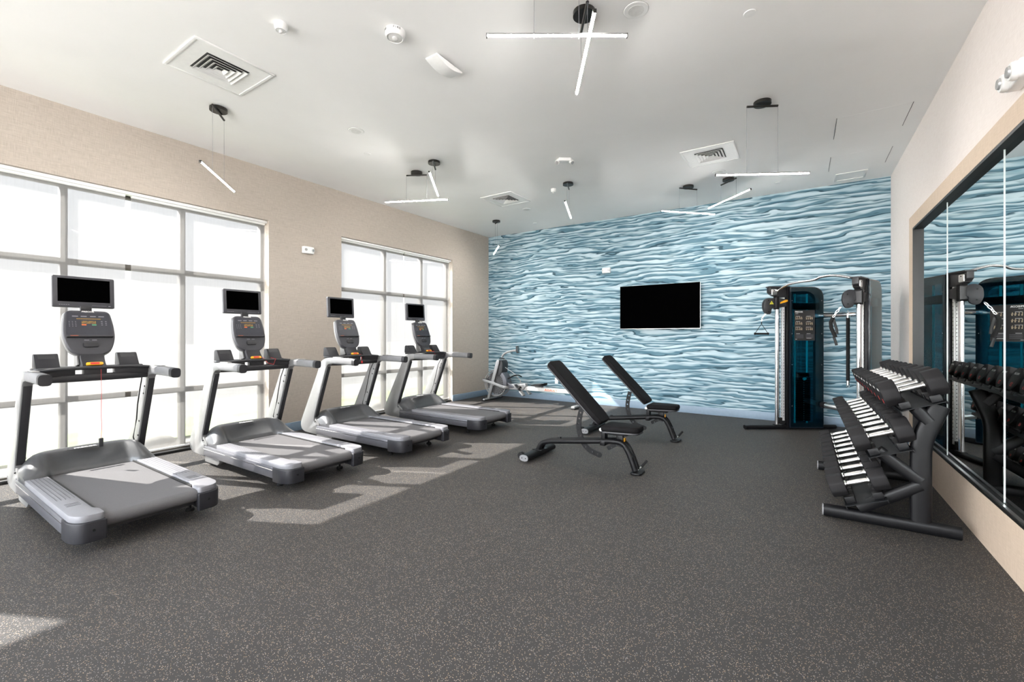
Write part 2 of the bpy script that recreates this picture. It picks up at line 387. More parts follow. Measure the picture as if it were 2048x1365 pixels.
# ------------------------------------------------------------------ room
LX, RX, BY, FY, H = -6.11, 1.05, 8.26, -3.1, 3.66
WH = 2.95
wins = [(-2.98, -.96), (.18, 3.20), (4.34, 6.99)]
def build_room():
    m = MB(); m.box(((LX+RX)/2-.1, (FY+BY)/2, -.1), (RX-LX+.7, BY-FY+.5, .2)); struct(m.build('floor', floor_m, smooth=False))
    m = MB(); m.box(((LX+RX)/2, (FY+BY)/2, H+.1), (RX-LX+.6, BY-FY+.5, .2)); struct(m.build('ceiling', ceil_m, smooth=False))
    m = MB(); m.box(((LX+RX)/2, BY+.1, H/2), (RX-LX+.5, .2, H)); struct(m.build('wall_back', wave_m, smooth=False))
    m = MB(); m.box((RX+.1, (FY+BY)/2, H/2), (.2, BY-FY+.4, H)); struct(m.build('wall_right', pale_m, smooth=False))
    # left wall with three floor-to-head openings
    t = .25; m = MB(); ys = [FY-.2]+[y for w in wins for y in w]+[BY+.2]
    for i in range(0, len(ys), 2):
        m.box((LX-t/2, (ys[i]+ys[i+1])/2, H/2), (t, ys[i+1]-ys[i], H))
    for a, b in wins: m.box((LX-t/2, (a+b)/2, (WH+H)/2), (t, b-a, H-WH))
    struct(m.build('wall_left', beige_m, smooth=False))
    # front wall behind the photographer; its wide glazed opening is added for fill light
    m = MB(); fa, fb = -5.95, .9
    m.box(((LX+fa)/2-.1, FY-.1, H/2), (fa-LX+.2, .2, H)); m.box(((RX+fb)/2, FY-.1, H/2), (RX-fb, .2, H))
    m.box(((fa+fb)/2, FY-.1, (3.45+H)/2), (fb-fa, .2, H-3.45)); struct(m.build('wall_front', beige_m, smooth=False))
    fr = MB()
    for k in range(6): fr.box((fa+(fb-fa)*k/5, FY-.1, 1.725), (.07, .1, 3.45))
    for z in (.04, 3.41): fr.box(((fa+fb)/2, FY-.1, z), (fb-fa, .1, .08))
    w = struct(fr.build('window_4', alu_m, smooth=False))
    g = MB(); g.box(((fa+fb)/2, FY-.1, 1.725), (fb-fa-.06, .01, 3.36)); g.build('pane', clear_m, w, smooth=False)
    # baseboards
    m = MB(); m.box(((LX+RX)/2, BY-.008, .065), (RX-LX-.02, .016, .13), .003); struct(m.build('baseboard_back', base_m))
    m = MB()
    for a, b in ((FY, wins[0][0]), (wins[0][1], wins[1][0]), (wins[1][1], wins[2][0]), (wins[2][1], BY-.02)):
        m.box((LX+.008, (a+b)/2, .065), (.016, b-a, .13), .003)
    struct(m.build('baseboard_left', base_m))
    m = MB(); m.box((RX-.008, (6.53+BY-.02)/2, .065), (.016, BY-.02-6.53, .13), .003); struct(m.build('baseboard_right', base_m))
    # windows: frame bars and panes
    GX = -6.29
    for i, ((a, b), ms) in enumerate(zip(wins, [(-1.98,), (1.222, 2.246), (5.33, 6.24)])):
        m = MB()
        for y in ms: m.box((GX, y, WH/2), (.09, .055, WH-.02), .004)
        for y in (a+.022, b-.022): m.box((GX, y, WH/2), (.09, .04, WH-.02), .004)
        for z, hh in ((2.13, .06), (.72, .06), (.03, .06), (WH-.03, .06)): m.box((GX, (a+b)/2, z), (.088, b-a, hh), .004)
        w = struct(m.build('window_%d' % (i+1), alu_m))
        g = MB(); g.box((GX-.01, (a+b)/2, WH/2), (.008, b-a-.05, WH-.1)); g.build('pane', clear_m, w, smooth=False)
        s_ = MB(); s_.box((LX-.08, (a+b)/2, .012), (.10, b-a-.002, .024), .003); s_.build('sill_track', seal_m, w)
        c_ = MB(); c_.box((LX-.075, (a+b)/2, WH-.018), (.08, b-a-.004, .032), .003); c_.build('head_track', white_m, w)
build_room()

SX = -6.195
def shade(y0, y1, label):
    t = thing('roller_shade', label, 'roller shade', (SX, (y0+y1)/2, .05), 0, 'mesh roller shades')
    w = y1-y0; m = MB(); m.grid([[(0, -w/2, .02), (0, -w/2, WH-.10)], [(0, w/2, .02), (0, w/2, WH-.10)]]); m.build('fabric', shade_m, t, smooth=False)
    m = MB(); m.box((0, 0, .008), (.012, w-.002, .022), .004); m.build('hem_bar', white_m, t)
    m = MB(); m.cyl((0, -w/2+.002, WH-.088), (0, w/2-.002, WH-.088), .02); m.build('roller_tube', white_m, t)
for (a, b), gap, gw, lab in zip(wins, (-1.97, 1.715, 5.725), (.05, .05, .03),
        ('of the window behind the camera', 'of the big left window', 'of the far window near the blue wall')):
    shade(a+.012, gap-gw/2, 'white mesh roller shade, left half '+lab)
    shade(gap+gw/2, b-.012, 'white mesh roller shade, right half '+lab)

# mirror wall
def build_mirror():
    t = thing('wall_mirror', 'large frameless mirror panels in a champagne frame on the right wall', 'mirror', (RX, 4.0, 0))
    MX = -.022  # mirror face relative to wall
    y0, y1 = -1.20, 2.76      # local y, i.e. world 2.8-ish .. 6.76
    edges = [-2.62, -1.31, 0, 1.31, 2.76]
    yy = [-2.62, -1.37, -.09, 1.19, 2.34]
    for a, b in zip(yy, yy[1:]):
        m = MB(); m.box((MX+.004, (a+b)/2, 1.43), (.006, b-a-.004, 2.24)); m.build('mirror_panel', mirror_m, t, smooth=False)
    m = MB()
    for y in yy[1:-1]: m.box((MX+.0015, y, 1.43), (.009, .004, 2.22))
    m.build('panel_joint', edge_m, t, smooth=False)
    m = MB()
    m.box((-.033, 2.43, 1.335), (.066, .18, 2.67)); m.box((-.033, -.14, 2.60), (.066, 4.96, .14)); m.box((-.033, -.14, .165), (.066, 4.96, .33))
    m.box((-.033, -2.70, 1.335), (.066, .16, 2.67))
    m.build('frame', bronze_m, t, smooth=False)
    m = MB()
    m.box((-.034, 2.33, 1.43), (.062, .02, 2.2)); m.box((-.034, -.14, 2.52), (.062, 4.94, .02)); m.box((-.034, -.14, .339), (.062, 4.94, .018))
    m.build('inner_shadow_trim', seal_m, t, smooth=False)  # black inner trim; its colour also stands for the recess's shadow and reflection
    m = MB(); m.box((-.048, -.14, .351), (.018, 4.92, .007)); m.build('channel_rail', steel_m, t, smooth=False)
build_mirror()

# ------------------------------------------------------------------ treadmills
def make_treadmill(label):
    t = thing('treadmill', label, 'treadmill', group='treadmills in a row along the windows')
    # side frames: foot, raked post and bend into the arm, one silver shell each side
    shell = [(.37, .095), (.10, .105), (.03, .135), (.01, .19), (.03, .26), (.40, .92), (.43, 1.0), (.49, 1.065), (.58, 1.092), (.70, 1.092), (.70, 1.022), (.62, 1.012), (.585, .985), (.32, .33), (.31, .26), (.345, .235), (.37, .225)]
    shell = rpoly(shell, [.0, .04, .05, .05, .06, .05, .05, .05, .03, 0, 0, .02, .04, .03, .03, .01, 0])
    for s in (-1, 1):
        a, b = sorted((s*.425, s*.362)); m = MB(); m.prism(shell, a, b, 'y', .009); u = m.build('upright', silver_m, t)
        m = MB(); m.prism([(.318, .315), (.585, .975), (.597, .975), (.330, .315)], *sorted((s*.418, s*.369)), 'y', .002); m.build('rear_strip', dgrey_m, u)
        m = MB(); m.prism(rpoly([(.33, .30), (.42, .245), (.43, .215), (.335, .215)], .012), *sorted((s*.420, s*.372)), 'y', .004); m.build('joint_cover', silver_m, u)
        m = MB(); m.box((.30, s*.36, .36), (.016, .006, .016)); 
        m.cyl((.345, s*.43, .262), (.345, s*.419, .262), .006); m.build('bolt', rub_m, u)
        # grips
        m = MB(); m.tube(fillet([(.69, s*.393, 1.057), (.95, s*.393, 1.056), (1.09, s*.393, 1.052)], .1), .036, 16, .041, sq=.6); g = m.build('hand_grip', grip_m if s < 0 else grip_m, t)
        m = MB(); m.tube([(1.085, s*.393, 1.052), (1.12, s*.393, 1.050), (1.135, s*.393, 1.049)], .0365, 16, .0415, sq=.6); m.build('grip_end_cap', dgrey_m, g)
        m = MB(); m.box((.78, s*.393, 1.101), (.16, .04, .006), .002); m.build('pulse_plate', steel_m, g)
        # side rail
        prof = [(.355, .115), (.36, .215), (1.86, .205), (1.925, .19), (1.93, .13), (1.88, .10), (.36, .10)]
        m = MB(); a, b = sorted((s*.425, s*.28)); m.prism(prof[:2]+[(1.72, .205), (1.72, .10), (.36, .10)], a, b, 'y', .014); r_ = m.build('side_rail', rail_m, t)
        m = MB(); m.box((1.04, s*.4255, .178), (1.36, .002, .006)); m.build('rail_highlight', chrome_m, r_)
        # rear end cap, rounded outside corner
        plan = [(1.715, s*.425), (1.85, s*.425), (1.935, s*.38), (1.94, s*.255), (1.90, s*.255), (1.88, s*.275), (1.715, s*.28)]
        plan = rpoly(plan, [0, .05, .06, .01, .01, .01, 0])
        m = MB(); m.prism(plan, .075, .203, 'z', .024, 3); c_ = m.build('rear_cap', cap_m, t)
        m = MB(); m.cyl((1.936, s*.32, .15), (1.944, s*.32, .15), .008); m.build('cap_screw', rub_m, c_)
        # foot platform
        plan = [(.375, s*.415), (1.84, s*.415), (1.915, s*.375), (1.925, s*.262), (1.80, s*.262), (1.76, s*.285), (.40, s*.285)]
        plan = rpoly(plan, [.01, .05, .06, .03, .03, .02, .01])
        m = MB(); m.prism(plan, .20, .245, 'z', .010); f_ = m.build('foot_platform', plat_m, t)
        m = MB()
        for k in range(5): m.box((.92, s*(.300+.022*k), .2455), (1.0, .003, .002))
        for k in range(3): m.box((1.56+.03*k, s*.345, .2455), (.008, .07, .002))
        m.build('tread_groove', rail_m, f_)
        m = MB(); m.box((.90, s*.272, .222), (1.0+.76, .014, .02)); m.build('gap_strip', seal_m, t)
        # feet, housings
        m = MB(); m.cyl((1.64, s*.31, .012), (1.64, s*.31, .10), .010); m.lathe([(0, .02), (.025, .02), (.032, .006), (.03, 0), (0, 0)], (1.64, s*.31, 0)); m.build('levelling_foot', rub_m, t)
        m = MB(); m.prism(rpoly([(.34, .035), (.62, .035), (.66, .06), (.67, .11), (.34, .11)], .012), *sorted((s*.405, s*.33)), 'y', .005); m.build('wheel_housing', silver_m, t)
        m = MB(); m.cyl((.38, s*.33, .035), (.38, s*.30, .035), .035); m.build('transport_wheel', rub_m, t)
    # under frame and belt
    m = MB(); m.box((1.10, 0, .125), (1.45, .54, .05)); m.box((.30, 0, .14), (.36, .70, .09), .01); m.build('under_frame', dgrey_m, t)
    prof = [(.46, .225), (1.865, .225)]+[(1.865+.045*math.sin(a), .18+.045*math.cos(a)) for a in [PI*k/10 for k in range(1, 10)]]+[(1.865, .135), (.46, .135)]
    m = MB(); m.prism(prof, -.262, .262, 'y'); m.build('running_belt', belt_m, t)
    # motor cover: lofted hood, concave towards the belt
    rows = []
    ny, nx = 29, 17
    for i in range(ny):
        v = -1+2*i/(ny-1); y = .415*v; a = abs(v)
        k = max(0, min(1, (a-.60)/.14)); k = k*k*(3-2*k)
        e = max(0, min(1, (a-.72)/.28))
        xr = .525+.105*k; top = .402-.012*v*v-.12*e*e
        xf = .12+.06*e
        row = []
        for j in range(nx):
            u = j/(nx-1); x = xf+(xr-xf)*u
            if u < .55: z = .16+(top-.16)*math.sin(min(1, u/.5)*PI/2)**.7
            else:
                w = (u-.55)/.45; z = top-(top-.243)*(w**(1.15+.4*k))
            row.append((x, y, z))
        rows.append(row)
    m = MB(); m.grid(rows)
    def skirt(r): return [(x, y, .13) for x, y, z in r]
    m.grid([rows[0], skirt(rows[0])]); m.grid([rows[-1], skirt(rows[-1])])
    m.grid([[r[-1] for r in rows], [(r[-1][0], r[-1][1], .15) for r in rows]]); m.grid([[r[0] for r in rows], [(r[0][0], r[0][1], .11) for r in rows]])
    bmesh.ops.remove_doubles(m.bm, verts=m.bm.verts, dist=.0005); bmesh.ops.recalc_face_normals(m.bm, faces=m.bm.faces)
    cv = m.build('motor_cover', cover_m, t, ang=50)
    cm = frame_m((.400, -.02, .397), (0, 1, 0), (-1, 0, .10))
    m = MB(); m.prism(rpoly([(-.115, -.02), (.115, -.02), (.115, .02), (-.115, .02)], .019), 0, .002, 'z', mtx=frame_m((.408, -.02, .3955), (0, 1, 0), (-1, 0, .12))); pl = m.build('badge', cap_m, cv)
    text('PRECOR', .034, wprint_m, cv, frame_m((.408, -.02, .3985), (0, 1, 0), (-1, 0, .12)), sx=1.15, bold=.0006)
    # cross tray, beam, rails
    m = MB(); plan = rpoly([(.40, -.36), (.52, -.36), (.60, -.16), (.62, 0), (.60, .16), (.52, .36), (.40, .36), (.36, .1), (.36, -.1)], .05)
    m.prism(plan, 1.082, 1.108, 'z', .008); tr = m.build('console_tray', dgrey_m, t)
    m = MB(); m.tube(fillet([(.60, -.37, 1.085), (.66, -.26, 1.098), (.69, 0, 1.104), (.66, .26, 1.098), (.60, .37, 1.085)], .1), .016, 12, .014); m.build('front_handlebar', dgrey_m, t)
    m = MB(); m.tube([(.56, -.37, 1.018), (.58, -.2, 1.016), (.585, 0, 1.016), (.58, .2, 1.016), (.56, .37, 1.018)], .035, 14, .032, sq=.7); m.build('cross_beam', dgrey_m, t)
    for y, ww in ((-.245, .24), (0, .15), (.245, .24)):
        m = MB(); m.box((.575, y, 1.062), (.07, ww, .062), .01); m.build('tray_bracket', dgrey_m, t)
    for y in (-.27, .25):
        m = MB(); m.prism(rpoly([(.39, 1.105), (.395, 1.215), (.45, 1.222), (.53, 1.105)], [.01, .03, .03, .01]), y-.07, y+.07, 'y', .008); h = m.build('cup_holder', cap_m, t)
        m = MB(); m.prism([(.455, 1.212), (.52, 1.112), (.521, 1.114), (.457, 1.214)], y-.05, y+.05, 'y'); m.build('cup_recess', dgrey_m, h)
    # console neck
    m = MB(); m.prism(rpoly([(.40, 1.10), (.40, 1.28), (.46, 1.30), (.53, 1.17), (.60, 1.10)], .02), -.075, .075, 'y', .014); nk = m.build('console_neck', cap_m, t)
    m = MB(); m.prism(rpoly([(.39, 1.10), (.385, 1.30), (.42, 1.31), (.50, 1.12)], .01), -.092, -.076, 'y', .004); m.prism(rpoly([(.39, 1.10), (.385, 1.30), (.42, 1.31), (.50, 1.12)], .01), .076, .092, 'y', .004); m.build('neck_side_plate', silver_m, nk)
    m = MB(); m.prism(rpoly([(-.055, -.014), (.055, -.014), (.055, .014), (-.055, .014)], .013), 0, .018, 'z', .004, mtx=frame_m((.575, 0, 1.126), (0, 1, 0), (-.5, 0, 1))); st = m.build('stop_switch', yellow_m, t)
    m = MB(); m.prism(rpoly([(-.03, -.008), (.03, -.008), (.03, .008), (-.03, .008)], .007), .017, .021, 'z', mtx=frame_m((.575, 0, 1.126), (0, 1, 0), (-.5, 0, 1))); m.build('stop_button', red_m, st)
    # console pod
    cmx = frame_m((.425, 0, 1.390), (0, 1, 0), (-.13, 0, .39))
    out = [(-.145, .205), (.145, .205), (.165, .08), (.170, -.05), (.135, -.165), (.07, -.205), (-.07, -.205), (-.135, -.165), (-.170, -.05), (-.165, .08)]
    o2 = rpoly(out, [.045, .045, .05, .06, .05, .05, .05, .05, .06, .05])
    m = MB(); m.prism(o2, -.026, .022, 'z', .010, 3, mtx=cmx); con = m.build('console', console_m, t)
    o3 = [(x*1.03, y*1.02) for x, y in o2]
    m = MB(); m.prism(o3, -.045, -.018, 'z', .012, mtx=cmx); m.build('back_shell', silver_m, con)
    m = MB(); m.prism(rpoly([(-.135, .185), (.135, .185), (.150, -.02), (-.150, -.02)], .015), .020, .0235, 'z', mtx=cmx); m.build('control_panel', panel_m, con)
    m = MB(); m.box((0, -.040, .034), (.300, .010, .030), .003); m.xf(cmx); m.build('reading_ledge', dgrey_m, con)
    m = MB(); m.prism(rpoly([(-.05, -.135), (.05, -.135), (.05, -.09), (-.05, -.09)], .018), .018, .034, 'z', .004, mtx=cmx); m.build('control_paddle', dgrey_m, con)
    m = MB()
    for x in (-.085, -.03, .03, .085): m.box((x, .150, .0238), (.038, .008, .0006))
    for i in range(3):
        for j in range(4): m.box((-.125+.02*i, .10-.014*j, .0238), (.006, .004, .0006))
    for i in range(2):
        for j in range(3): m.box((.085+.028*i, .105-.016*j, .0238), (.011, .005, .0006))
    for x in (-.025, .025): m.box((x, -.068, .0222), (.032, .007, .0006))
    m.xf(cmx); m.build('button_print', gprint_m, con)
    m = MB()
    for i in range(22): m.box((-.075+.0072*i, .127, .0238), (.005, .0075, .0006))
    for i in range(10):
        for j in range(3): m.box((-.043+.0095*i, .104-.0085*j, .0238), (.0070 if (i*7+j*3) % 4 else .003, .0058, .0006))
    m.xf(cmx); m.build('led_readout', amber_m, con)
    m = MB(); m.box((-.033, .072, .0238), (.03, .010, .0006)); m.box((-.10, -.028, .0238), (.05, .006, .0006)); m.xf(cmx); m.build('stop_key', orange_m, con)
    m = MB(); m.box((.033, .072, .0238), (.03, .010, .0006)); m.xf(cmx); m.build('start_key', green_m, con)
    text('PRECOR', .018, wprint_m, con, cmx @ Matrix.Translation((0, .194, .0235)), sx=1.2, bold=.0005)
    # television on top
    m = MB(); m.box((.325, 0, 1.605), (.03, .075, .06), .006); m.build('monitor_bracket', dgrey_m, t)
    tm = frame_m((.272, 0, 1.757), (0, 1, 0), (-.06, 0, 1))
    m = MB(); m.prism(rpoly([(-.205, -.138), (.205, -.138), (.205, .138), (-.205, .138)], .014), -.02, .018, 'z', .007, mtx=tm); mo = m.build('monitor', console_m, t)
    m = MB(); m.prism([(-.172, -.088), (.172, -.088), (.172, .116), (-.172, .116)], .0165, .0192, 'z', mtx=tm); m.build('display', void_m, mo)
    m = MB()
    for i in range(12): m.box((.05+.0085*i, -.118, .0185), (.005, .004, .0006))
    m.box((.168, -.118, .0185), (.016, .006, .0006))
    for i in range(5): m.box((-.16+.014*i, -.116, .0185), (.009, .004, .0006))
    m.xf(tm); m.build('monitor_print', gprint_m, mo)
    # data cable on the inside of the far post
    m = MB(); m.tube([(.34, .352, .31), (.30, .340, .40), (.37, .345, .58), (.42, .338, .72), (.46, .345, .88), (.52, .338, .96), (.56, .33, 1.0)], .005, 6); m.build('data_cable', rub_m, t)
    m = MB()
    for q in ((.50, .90), (.47, .83), (.36, .56), (.33, .42)): m.cyl((q[0]+.02, .362, q[1]), (q[0]+.02, .358, q[1]), .008)
    m.build('access_hole', rub_m, t)
    return t
TM = [(-5.65, 1.18), (-5.64, 2.51), (-5.60, 3.77), (-5.60, 5.17)]
tm0 = make_treadmill('grey treadmill nearest the camera, red safety cord hanging from its tray')
tm0.location = (*TM[0], 0)
tms = [tm0, dup(tm0, (*TM[1], 0), 'grey treadmill second from the camera, at the right edge of the big window'),
       dup(tm0, (*TM[2], 0), 'grey treadmill third from the camera, in front of the wall between the windows'),
       dup(tm0, (*TM[3], 0), 'grey treadmill farthest from the camera, beside the small far window')]
m = MB(); m.tube([(.60, .03, 1.12), (.625, .03, 1.08), (.622, .034, .9), (.628, .03, .7), (.622, .036, .58), (.625, .03, .49)], .0016, 6); cord = m.build('safety_cord', red_m, tm0)
m = MB(); m.box((.625, .03, .455), (.018, .03, .075), .006); m.build('clip', dgrey_m, cord)
m = MB(); m.tube([(.60, .04, 1.12), (.68, .03, 1.13), (.71, .06, 1.07), (.72, .12, 1.05), (.69, .16, 1.11), (.64, .13, 1.125)], .0018, 6); m.build('safety_cord', red_m, tms[1])
for k in (2, 3):
    m = MB(); m.tube([(.60, .04, 1.12), (.68, .02, 1.12), (.71, .01, 1.07), (.71, .015, 1.03)], .0018, 6); cd = m.build('safety_cord', red_m, tms[k])
    m = MB(); m.box((.712, .015, 1.02), (.01, .022, .03), .003); m.build('clip', red_m, cd)

# ------------------------------------------------------------------ benches
def make_bench(label):
    t = thing('adjustable_bench', label, 'weight bench', group='adjustable weight benches')
    m = MB(); m.tube([(0, -.31, .05), (0, .31, .05)], .055, 20, .036, sq=.8); ft = m.build('rear_foot', black_m, t)
    for s in (-1, 1):
        m = MB(); m.tube([(0, s*.309, .05), (0, s*.318, .05)], .053, 20, .034, sq=.8); c_ = m.build('foot_cap', grip_m, ft)
        m = MB(); m.cyl((-.022, s*.317, .05), (-.022, s*.3195, .05), .006, n=10); m.cyl((.022, s*.317, .05), (.022, s*.3195, .05), .006, n=10); m.build('cap_screw', rub_m, c_)
    for s in (-1, 1):
        m = MB(); m.cyl((-.06, s*.27-.02, .062), (-.06, s*.27+.02, .062), .036); m.build('transport_wheel', rub_m, t)
    m = MB(); m.box((.02, 0, .088), (.12, .14, .008), .002); m.build('mounting_plate', black_m, t)
    path = fillet([(.015, 0, .085), (.055, 0, .165), (.14, 0, .196), (.90, 0, .296), (1.0, 0, .29), (1.06, 0, .20), (1.125, 0, .03)], .09, 7)
    for s in (-1, 1):
        m = MB(); m.tube([(p.x, s*.034, p.z) for p in path], .027, 14, .028); m.build('frame_tube', black_m, t)
    m = MB(); m.prism(rpoly([(-.05, -.10), (.06, -.09), (.06, .09), (-.05, .10)], .04), .004, .022, 'z', .006, mtx=Matrix.Translation((1.135, 0, 0))); m.build('front_foot', black_m, t)
    m = MB(); m.tube([(1.13, .03, .025), (1.20, .05, .105)], .006, 8); l_ = m.build('lift_handle', steel_m, t)
    m = MB(); m.tube([(1.165, .04, .06), (1.215, .055, .125)], .012, 10); m.build('handle_sleeve', rub_m, l_)
    m = MB(); m.box((1.075, 0, .165), (.05, .10, .035), .006, (0, .5, 0)); m.build('cross_clamp', black_m, t)
    m = MB(); m.box((.79, 0, .345), (.045, .085, .18), .008); m.box((.79, 0, .268), (.055, .125, .06), .008); m.build('pivot_post', black_m, t)
    m = MB(); m.box((.27, 0, .235), (.035, .03, .04), .006, (0, -.1, 0)); m.build('bumper', rub_m, t)
    m = MB(); m.box((.33, -.01, .223), (.05, .03, .006), .002, (0, -.13, 0)); m.box((.57, -.02, .258), (.05, .05, .008), .002, (0, -.3, 0)); m.build('warning_label', yellow_m, t)
    # back adjustment arc with holes
    A = [(.535, .60), (.505, .48), (.497, .39), (.515, .30), (.555, .215), (.625, .155), (.735, .125)]
    P = fillet([(x, z, 0) for x, z in A], .08, 4); W = .027
    L_, R_ = [], []
    for i, p in enumerate(P):
        d = (P[min(i+1, len(P)-1)]-P[max(i-1, 0)]).normalized(); n = Vector((-d.y, d.x, 0))
        L_.append((p.x+n.x*W, p.y+n.y*W)); R_.append((p.x-n.x*W, p.y-n.y*W))
    d = (P[-1]-P[-2]).normalized(); n = Vector((-d.y, d.x, 0)); e = [(P[-1].x+n.x*W*math.cos(a)+d.x*W*math.sin(a), P[-1].y+n.y*W*math.cos(a)+d.y*W*math.sin(a)) for a in [PI*k/8 for k in range(1, 8)]]
    hs = [circ(p,   .0095, 10) for p in ((.521, .545), (.505, .482), (.498, .425), (.501, .36), (.518, .297), (.578, .190), (.655, .146), (.715, .130))]
    mx = frame_m((0, 0, 0), (1, 0, 0), (0, 0, 1))
    sheet(L_+e+R_[::-1], hs, .010, black_m, 'back_adjustment_arc', t, mx)
    sheet(rpoly([(.835, .185), (.93, .245), (.99, .235), (.955, .29), (.88, .262), (.815, .222)], .016), [circ((.868, .218), .007), circ((.915, .25), .007)], .010, black_m, 'seat_adjustment_arc', t, mx)
    # back rest
    B0, B1 = Vector((.764, 0, .445)), Vector((.168, 0, 1.040)); d = (B1-B0).normalized(); n = Vector((d.z, 0, -d.x)) if d.z*0+1 else None
    n = Vector((.707, 0, .707)); L = (B1-B0).length
    bmx = frame_m(B0, (0, -1, 0), d)   # local x = -world y, y = up the pad, z = cross
    ez = Vector((bmx[0][2], bmx[1][2], bmx[2][2])); sg = 1 if ez.dot(n) > 0 else -1
    out = rpoly([(-.115, 0), (.115, 0), (.138, .10), (.138, L-.02), (.11, L+.01), (-.11, L+.01), (-.138, L-.02), (-.138, .10)], .035)
    m = MB(); m.prism(out, sg*.014, sg*.070, 'z', .016, 3, mtx=bmx); bp = m.build('back_pad', vinyl_m, t)
    m = MB(); m.prism([(x*.96, y*.985+.008) for x, y in out], 0, sg*.018, 'z', .004, mtx=bmx); m.build('pad_shell', dgrey_m, bp)
    m = MB(); m.box((0, L*.48, -sg*.018), (.07, .5, .03), .006); m.xf(bmx); m.build('back_support', black_m, t)
    m = MB(); m.cyl((.775, -.07, .405), (.775, .07, .405), .016); m.build('hinge_pin', steel_m, t)
    # seat
    smx = Matrix.Translation((.985, 0, .395)) @ Matrix.Rotation(-.02, 4, 'Y')
    out = rpoly([(-.185, -.15), (.13, -.115), (.195, -.085), (.195, .085), (.13, .115), (-.185, .15)], .04)
    m = MB(); m.prism(out, .012, .070, 'z', .018, 3, mtx=smx); sp = m.build('seat_pad', vinyl_m, t)
    m = MB(); m.prism([(x*.97, y*.96) for x, y in out], -.004, .014, 'z', .004, mtx=smx); m.build('seat_shell', dgrey_m, sp)
    m = MB(); m.box((.92, 0, .372), (.24, .06, .03), .006, (0, -.02, 0)); m.prism([(.93, .285), (1.0, .285), (.99, .375), (.92, .375)], -.025, .025, 'y', .004); m.build('seat_support', black_m, t)
    m = MB(); m.box((1.012, -.01, .322), (.006, .05, .035), .002); m.build('pull_pin', yellow_m, t)
    return t
b0 = make_bench('black incline weight bench closer to the camera'); b0.location = (-2.51, 4.345, 0)
dup(b0, (-2.52, 5.95, 0), 'black incline weight bench farther back, nearer the blue wall')

